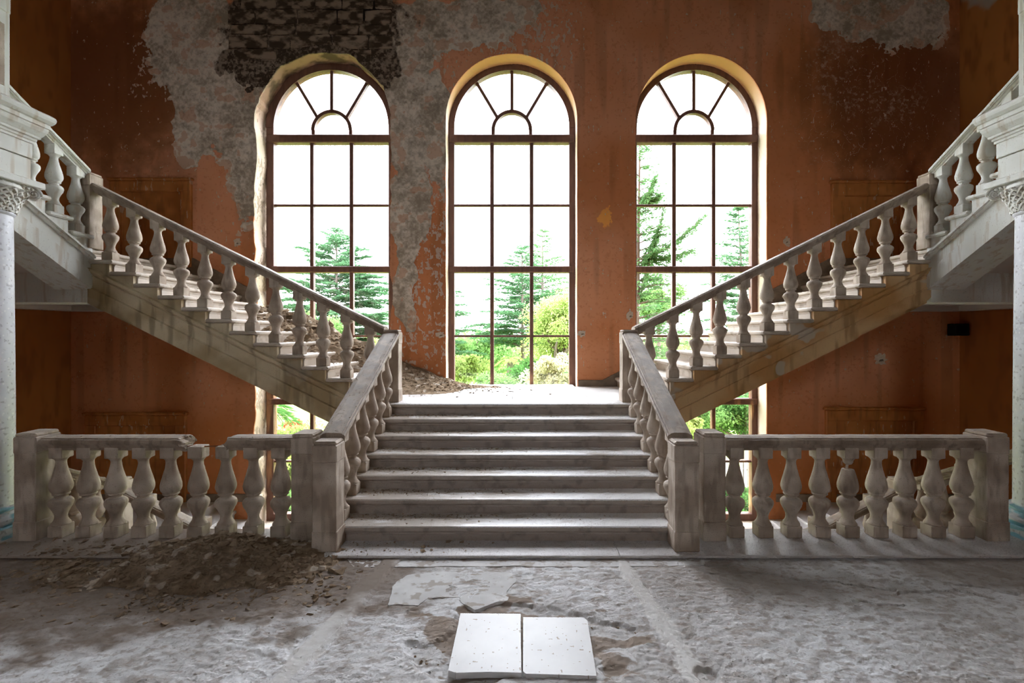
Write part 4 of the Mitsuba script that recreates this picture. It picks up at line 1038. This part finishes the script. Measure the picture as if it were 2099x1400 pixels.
def leaf_cloud(centres, dirs, size, rnd, aspect=0.3, droop=0.2):
    """one narrow quad (two triangles) for each centre, lying along dirs"""
    n = len(centres)
    d = dirs / (np.linalg.norm(dirs, axis=1, keepdims=True) + 1e-9)
    w = rnd.normal(size=(n, 3)); w -= (w * d).sum(1, keepdims=True) * d; w /= np.linalg.norm(w, axis=1, keepdims=True) + 1e-9
    L = size * rnd.uniform(0.6, 1.2, (n, 1))
    a, b = centres - d * L / 2, centres + d * L / 2
    m = centres + w * L * aspect / 2; m2 = centres - w * L * aspect / 2
    v = np.stack([a, m, b, m2], 1).reshape(-1, 3)
    i = np.arange(n)[:, None] * 4
    return v, np.vstack([i + [0, 1, 2], i + [0, 2, 3]])

def cedar(base, top, spread, seed, label, leafmat='cedar', levels=26, lean=(0, 0), dens=1.0, needle=0.135, low=0.12, clear=None):
    r = np.random.default_rng(seed)
    K = tag(fresh('cedar_tree'), label, 'tree', 'cedars outside the windows')
    base, H = np.asarray(base, float), top[2] - base[2]
    top = np.asarray(top, float)
    trunk = [base + (top - base) * t + np.array([lean[0] * math.sin(t * PI), lean[1] * math.sin(t * PI), 0]) for t in np.linspace(0, 1, 14)]
    tr = 0.016 * H
    put('trunk', tube(trunk, np.linspace(tr, 0.012, 14), 8), 'bark', parent=K)
    trunk = np.array(trunk); br, C, D = [], [], []
    for t in np.linspace(low, 0.985, levels):
        p = np.array([np.interp(t, np.linspace(0, 1, 14), trunk[:, k]) for k in range(3)])
        nb_ = 5 if t < 0.8 else 4
        for j in range(nb_):
            a = r.uniform(0, 2 * PI)
            L = spread * (1 - t) ** 0.8 * r.uniform(0.55, 1.25) + 0.12
            up = 0.10 + 0.5 * t + r.uniform(-0.08, 0.12)
            d = np.array([math.cos(a), math.sin(a), 0])
            q = np.linspace(0, 1, 6)
            pts = p + np.outer(q * L, d) + np.outer(L * (up * q - 0.28 * q * q), [0, 0, 1])
            br.append(tube(pts, np.linspace(0.010 * L + 0.006, 0.004, 6), 4))
            side = np.array([-d[1], d[0], 0])
            ns = max(3, int(L * 7 * dens))
            for uu in np.linspace(0.18, 1.0, ns):
                pp = np.array([np.interp(uu, q, pts[:, k]) for k in range(3)])
                for sg in (-1, 1):
                    l2 = L * 0.36 * (1.12 - uu) * r.uniform(0.5, 1.1) + 0.10
                    dd = d * 0.7 + side * sg * r.uniform(0.5, 1.0) + np.array([0, 0, r.uniform(-0.15, 0.12)])
                    dd /= np.linalg.norm(dd)
                    m = max(3, int(l2 / 0.026 * dens))
                    s_ = np.linspace(0.05, 1, m)[:, None]
                    cc = pp + dd * l2 * s_ + r.normal(0, 1, (m, 3)) * [0.05, 0.05, 0.016]
                    C.append(cc); D.append(np.repeat(dd[None], m, 0) + r.normal(0, 0.6, (m, 3)) * [1, 1, 0.35] + [0, 0, 0.08])
    put('branches', cat(br), 'bark', parent=K)
    C, D = np.vstack(C), np.vstack(D)
    put('foliage', leaf_cloud(C, D, needle, r, 0.34), leafmat, smooth=False, parent=K)

def shrub(c, rx, ry, rz, n, mat, seed, label, size=0.16, key='shrub', group='shrubs in the garden', aspect=0.6, lobes=24):
    r = np.random.default_rng(seed)
    K = tag(fresh(key), label, 'shrub' if key == 'shrub' else 'tree', group)
    c = np.asarray(c, float)
    lob = r.normal(size=(lobes, 3)); lob /= np.linalg.norm(lob, axis=1, keepdims=True); lob[:, 2] *= 0.9
    lob *= r.uniform(0.2, 0.95, (lobes, 1)); lr = r.uniform(0.14, 0.42, lobes)
    n = int(n * 2.2)
    k = r.integers(0, lobes, n)
    d = r.normal(size=(n, 3)); d /= np.linalg.norm(d, axis=1, keepdims=True)
    p = lob[k] + d * (lr[k] * r.uniform(0.1, 1.25, n) ** 0.6)[:, None]
    p = p * [rx, ry, rz] + c
    dirs = d + r.normal(0, 0.8, (n, 3))
    put('foliage', leaf_cloud(p, dirs, size * 0.62, r, aspect), mat, smooth=False, parent=K)
    st = []
    for i in range(lobes):
        e = lob[i] * [rx, ry, rz] + c
        b = np.array([c[0] + r.normal(0, 0.08), c[1], c[2] - rz * 0.9])
        if i < 12: st.append(tube([b, (b + e) / 2 + r.normal(0, 0.06, 3), e], np.array([0.045, 0.03, 0.012]) * max(rx, 0.6), 5))
    g0 = float(gz(np.array([c[0]]), np.array([c[1]]))[0]) - 0.1
    if g0 < c[2] - rz * 0.9: st.append(tube([[c[0], c[1], g0], [c[0] + 0.05, c[1], (g0 + c[2] - rz * 0.9) / 2], [c[0], c[1], c[2] - rz * 0.8]], np.array([0.09, 0.07, 0.06]) * max(rx, 0.6), 6))
    put('stems', cat(st), 'bark', parent=K)

# first window
p = scr(690, 470, 19); b = scr(690, 800, 19)
cedar(b, p, 4.0, 1, 'broad cedar rising behind the first window, over the rubble flight', 'cedar_blue', 30, dens=1.3)
# central window
cedar(scr(1112, 830, 22), scr(1112, 470, 22), 3.2, 2, 'tallest open-branched cedar in the central window', 'cedar', 20, dens=0.9, low=0.42)
cedar(scr(1072, 830, 19), scr(1070, 505, 19), 3.0, 3, 'dense layered cedar beside the middle bar of the central window', 'cedar_blue', 22, low=0.36)
cedar(scr(885, 860, 17), scr(890, 505, 17), 2.1, 4, 'cedar half hidden at the pier edge of the central window', 'cedar_blue', 22, low=0.36)
# third window
cedar(scr(1300, 880, 11.5), scr(1312, 290, 11.5), 1.5, 5, 'tall near cedar with long boughs at the pier edge of the third window', 'cedar', 34, dens=1.0, needle=0.09)
cedar(scr(1535, 850, 16), scr(1513, 425, 16), 1.7, 6, 'young cedar against the far jamb of the third window', 'cedar_blue', 30)
def bough(p0, p1, seed, K):
    r = np.random.default_rng(seed)
    p0, p1 = np.asarray(p0), np.asarray(p1)
    q = np.linspace(0, 1, 8); pts = p0 + np.outer(q, p1 - p0) + np.outer(np.sin(q * PI) * 0.10, [0, 0, -1])
    put('bough', tube(pts, np.linspace(0.035, 0.006, 8), 5), 'bark', parent=K)
    C, D = [], []; d = (p1 - p0) / np.linalg.norm(p1 - p0); L = np.linalg.norm(p1 - p0); sd = np.array([0, 1.0, 0]) * 0.9
    for u in np.linspace(0.15, 1, 26):
        pp = p0 + (p1 - p0) * u + np.array([0, 0, -0.10 * math.sin(u * PI)])
        for sg in (-1, 1):
            l2 = 0.55 * (1.1 - u) * r.uniform(0.5, 1.1) + 0.1
            dd = d * 0.6 + sd * sg * r.uniform(0.4, 1) + np.array([0, 0, r.uniform(-0.45, 0.25)]); dd /= np.linalg.norm(dd)
            m = int(l2 / 0.014) + 2
            C.append(pp + dd * l2 * np.linspace(0.02, 1, m)[:, None] + r.normal(0, 0.02, (m, 3))); D.append(dd + r.normal(0, 0.45, (m, 3)))
    put('bough_foliage', leaf_cloud(np.vstack(C), np.vstack(D), 0.08, r, 0.38), 'cedar', smooth=False, parent=K)
K5 = 'cedar_tree_004'
for i, (a, b_) in enumerate((((1300, 640), (1362, 425)), ((1300, 545), (1440, 447)), ((1300, 530), (1418, 512)), ((1300, 440), (1342, 365)), ((1300, 420), (1350, 398)), ((1305, 560), (1350, 470)))):
    bough(scr(*a, 11.5), scr(*b_, 11.2), 60 + i, K5)
# middle distance
specs = [
    (640, 700, 15, 1.0, 0.9, 'leaf_green', 'bright green bush behind the lower panes of the first window'),
    (735, 730, 14, 0.9, 0.6, 'leaf_yellow', 'yellow-green bush low in the first window beside the pier'),
    (600, 930, 12, 1.1, 0.9, 'leaf_yellow', 'sunny yellow-green bush under the rubble flight'),
    (660, 960, 12.5, 1.0, 0.8, 'leaf_yellow', 'yellow bush behind the pedestal of the broken balustrade'),
    (580, 1040, 11, 0.9, 0.5, 'leaf_green', 'low green bush at the sill of the first window'),
    (950, 760, 18, 1.2, 0.8, 'leaf_yellow', 'pale bush in the corner of the central window'),
    (1000, 735, 30, 2.6, 1.2, 'leaf_green', 'distant rounded bush in the central window'),
    (960, 720, 36, 2.4, 1.0, 'leaf_yellow', 'distant yellow bush near the horizon in the central window'),
    (1100, 770, 16, 0.9, 0.7, 'leaf_dark', 'dark green bush behind the palm in the central window'),
    (1140, 770, 14, 0.85, 0.8, 'leaf_cream', 'cream-flowering bush at the jamb of the central window'),
    (1020, 790, 15, 0.8, 0.45, 'leaf_green', 'low green bush at the fence in the central window'),
    (1350, 620, 15, 0.9, 0.8, 'leaf_green', 'fresh green bush behind the near cedar'),
    (1380, 740, 16, 1.3, 0.8, 'leaf_green', 'green bush behind the clean stair rail'),
    (1480, 720, 18, 1.5, 0.9, 'leaf_yellow', 'pale green bush beyond the clean flight'),
    (1440, 860, 13, 1.1, 0.6, 'leaf_green', 'green bush under the clean flight'),
    (1520, 850, 12.5, 0.9, 0.7, 'leaf_dark', 'leafy dark bush under the clean flight at the window jamb'),
    (1500, 1030, 11.5, 0.8, 0.35, 'leaf_dark', 'low dark bush at the sill of the third window'),
    (1400, 880, 11.5, 0.7, 0.5, 'leaf_yellow', 'yellow-green bush low under the clean flight'),
]
for i, (px, py, y, rx, rz, mt, lb) in enumerate(specs):
    shrub(scr(px, py, y), rx, rx * 0.8, rz, int(2600 + 1500 * rx), mt, 200 + i, lb, size=0.10 + 0.004 * y)
shrub(scr(1150, 668, 17), 1.35, 1.0, 1.45, 6500, 'leaf_yellow', 301, 'leafy yellow-green broadleaf tree in front of the tall cedar', key='broadleaf_tree', group='broadleaf trees', size=0.17, lobes=60)
shrub(scr(600, 875, 13), 0.28, 0.28, 0.16, 420, 'leaf_red', 305, 'small red-leaved plant under the rubble flight', size=0.14)

for i in range(16):
    y = 24 + 2.6 * i + rng.uniform(-1, 1)
    px, py = rng.uniform(915, 1190), rng.uniform(706, 760) - 0.9 * i
    if i % 4 == 3: px = rng.uniform(560, 800)
    if i % 4 == 1: px = rng.uniform(1320, 1560)
    shrub(scr(px, py + 8, y), 1.3 + 0.05 * y, 1.5, 0.7 + 0.025 * y, 2600, ('leaf_green', 'leaf_hazed', 'leaf_hazed')[i % 3], 400 + i, 'distant pale green tree on the slope below the windows', key='distant_tree', group='distant trees on the slope', size=0.12 + 0.009 * y)
def palm(c, h, nf, L, seed, label, mat='leaf_green'):
    r = np.random.default_rng(seed)
    K = tag(fresh('palm_tree'), label, 'palm', 'palms in the garden')
    c = np.asarray(c, float)
    put('trunk', tube([c - [0, 0, h], c - [0, 0, h / 2], c], [0.17, 0.15, 0.14], 9), 'bark', parent=K)
    for i in range(nf):
        a = 2 * PI * i / nf + r.uniform(-0.2, 0.2); e = r.uniform(0.05, 0.9)
        d = np.array([math.cos(a), math.sin(a), 0]); q = np.linspace(0, 1, 7)
        pts = c + np.outer(q * L, d * math.cos(e)) + np.outer(L * (math.sin(e) * q - 0.65 * q * q), [0, 0, 1])
        C, D = [], []
        for u in np.linspace(0.35, 1, 22):
            pp = np.array([np.interp(u, q, pts[:, k]) for k in range(3)])
            for sg in (-1, 1):
                dd = d * 0.8 + np.array([-d[1], d[0], 0]) * sg * 0.8 + np.array([0, 0, -0.35 * u]); dd /= np.linalg.norm(dd)
                C.append(pp + dd * 0.17 * L); D.append(dd)
        fv = leaf_cloud(np.array(C), np.array(D), 0.42 * L, r, 0.09)
        st = tube(pts, np.linspace(0.018, 0.006, 7), 4)
        n0 = len(st.vertices)
        put('frond', (np.vstack([st.vertices, fv[0]]), np.vstack([st.faces, fv[1] + n0])), mat, smooth=False, parent=K)
palm(scr(1048, 738, 17), 1.6, 13, 0.5, 1, 'small stubby palm in the central window', 'leaf_yellow')
palm(scr(535, 838, 11.5), 2.0, 14, 0.75, 2, 'palm with drooping fronds at the jamb of the first window', 'leaf_dark')

def fence(y, px0, px1, ztop, zbot, n, label, w=0.05):
    K = tag(fresh('picket_fence'), label, 'fence')
    for i in range(n):
        x = (px0 + (px1 - px0) * i / (n - 1) - CX) / F * y
        put('slat', hullbox(x - w, x + w, y - 0.012, y + 0.012, zbot, ztop + 0.03 * ((i * 7) % 3), 0.004), 'fence', parent=K)
    x0, x1 = (px0 - CX) / F * y, (px1 - CX) / F * y
    for zz in (zbot + 0.25 * (ztop - zbot), zbot + 0.8 * (ztop - zbot)):
        put('rail', hullbox(x0, x1, y + 0.012, y + 0.05, zz - 0.03, zz + 0.03, 0.004), 'fence', parent=K)
fence(20, 925, 1060, EYE - (785 - CY) / F * 20, EYE - (815 - CY) / F * 20, 30, 'low picket fence at the foot of the central window view', 0.04)
fence(12.3, 1465, 1535, EYE - (948 - CY) / F * 12.3, EYE - (1025 - CY) / F * 12.3, 10, 'grey picket fence seen through the third window under the clean flight', 0.035)
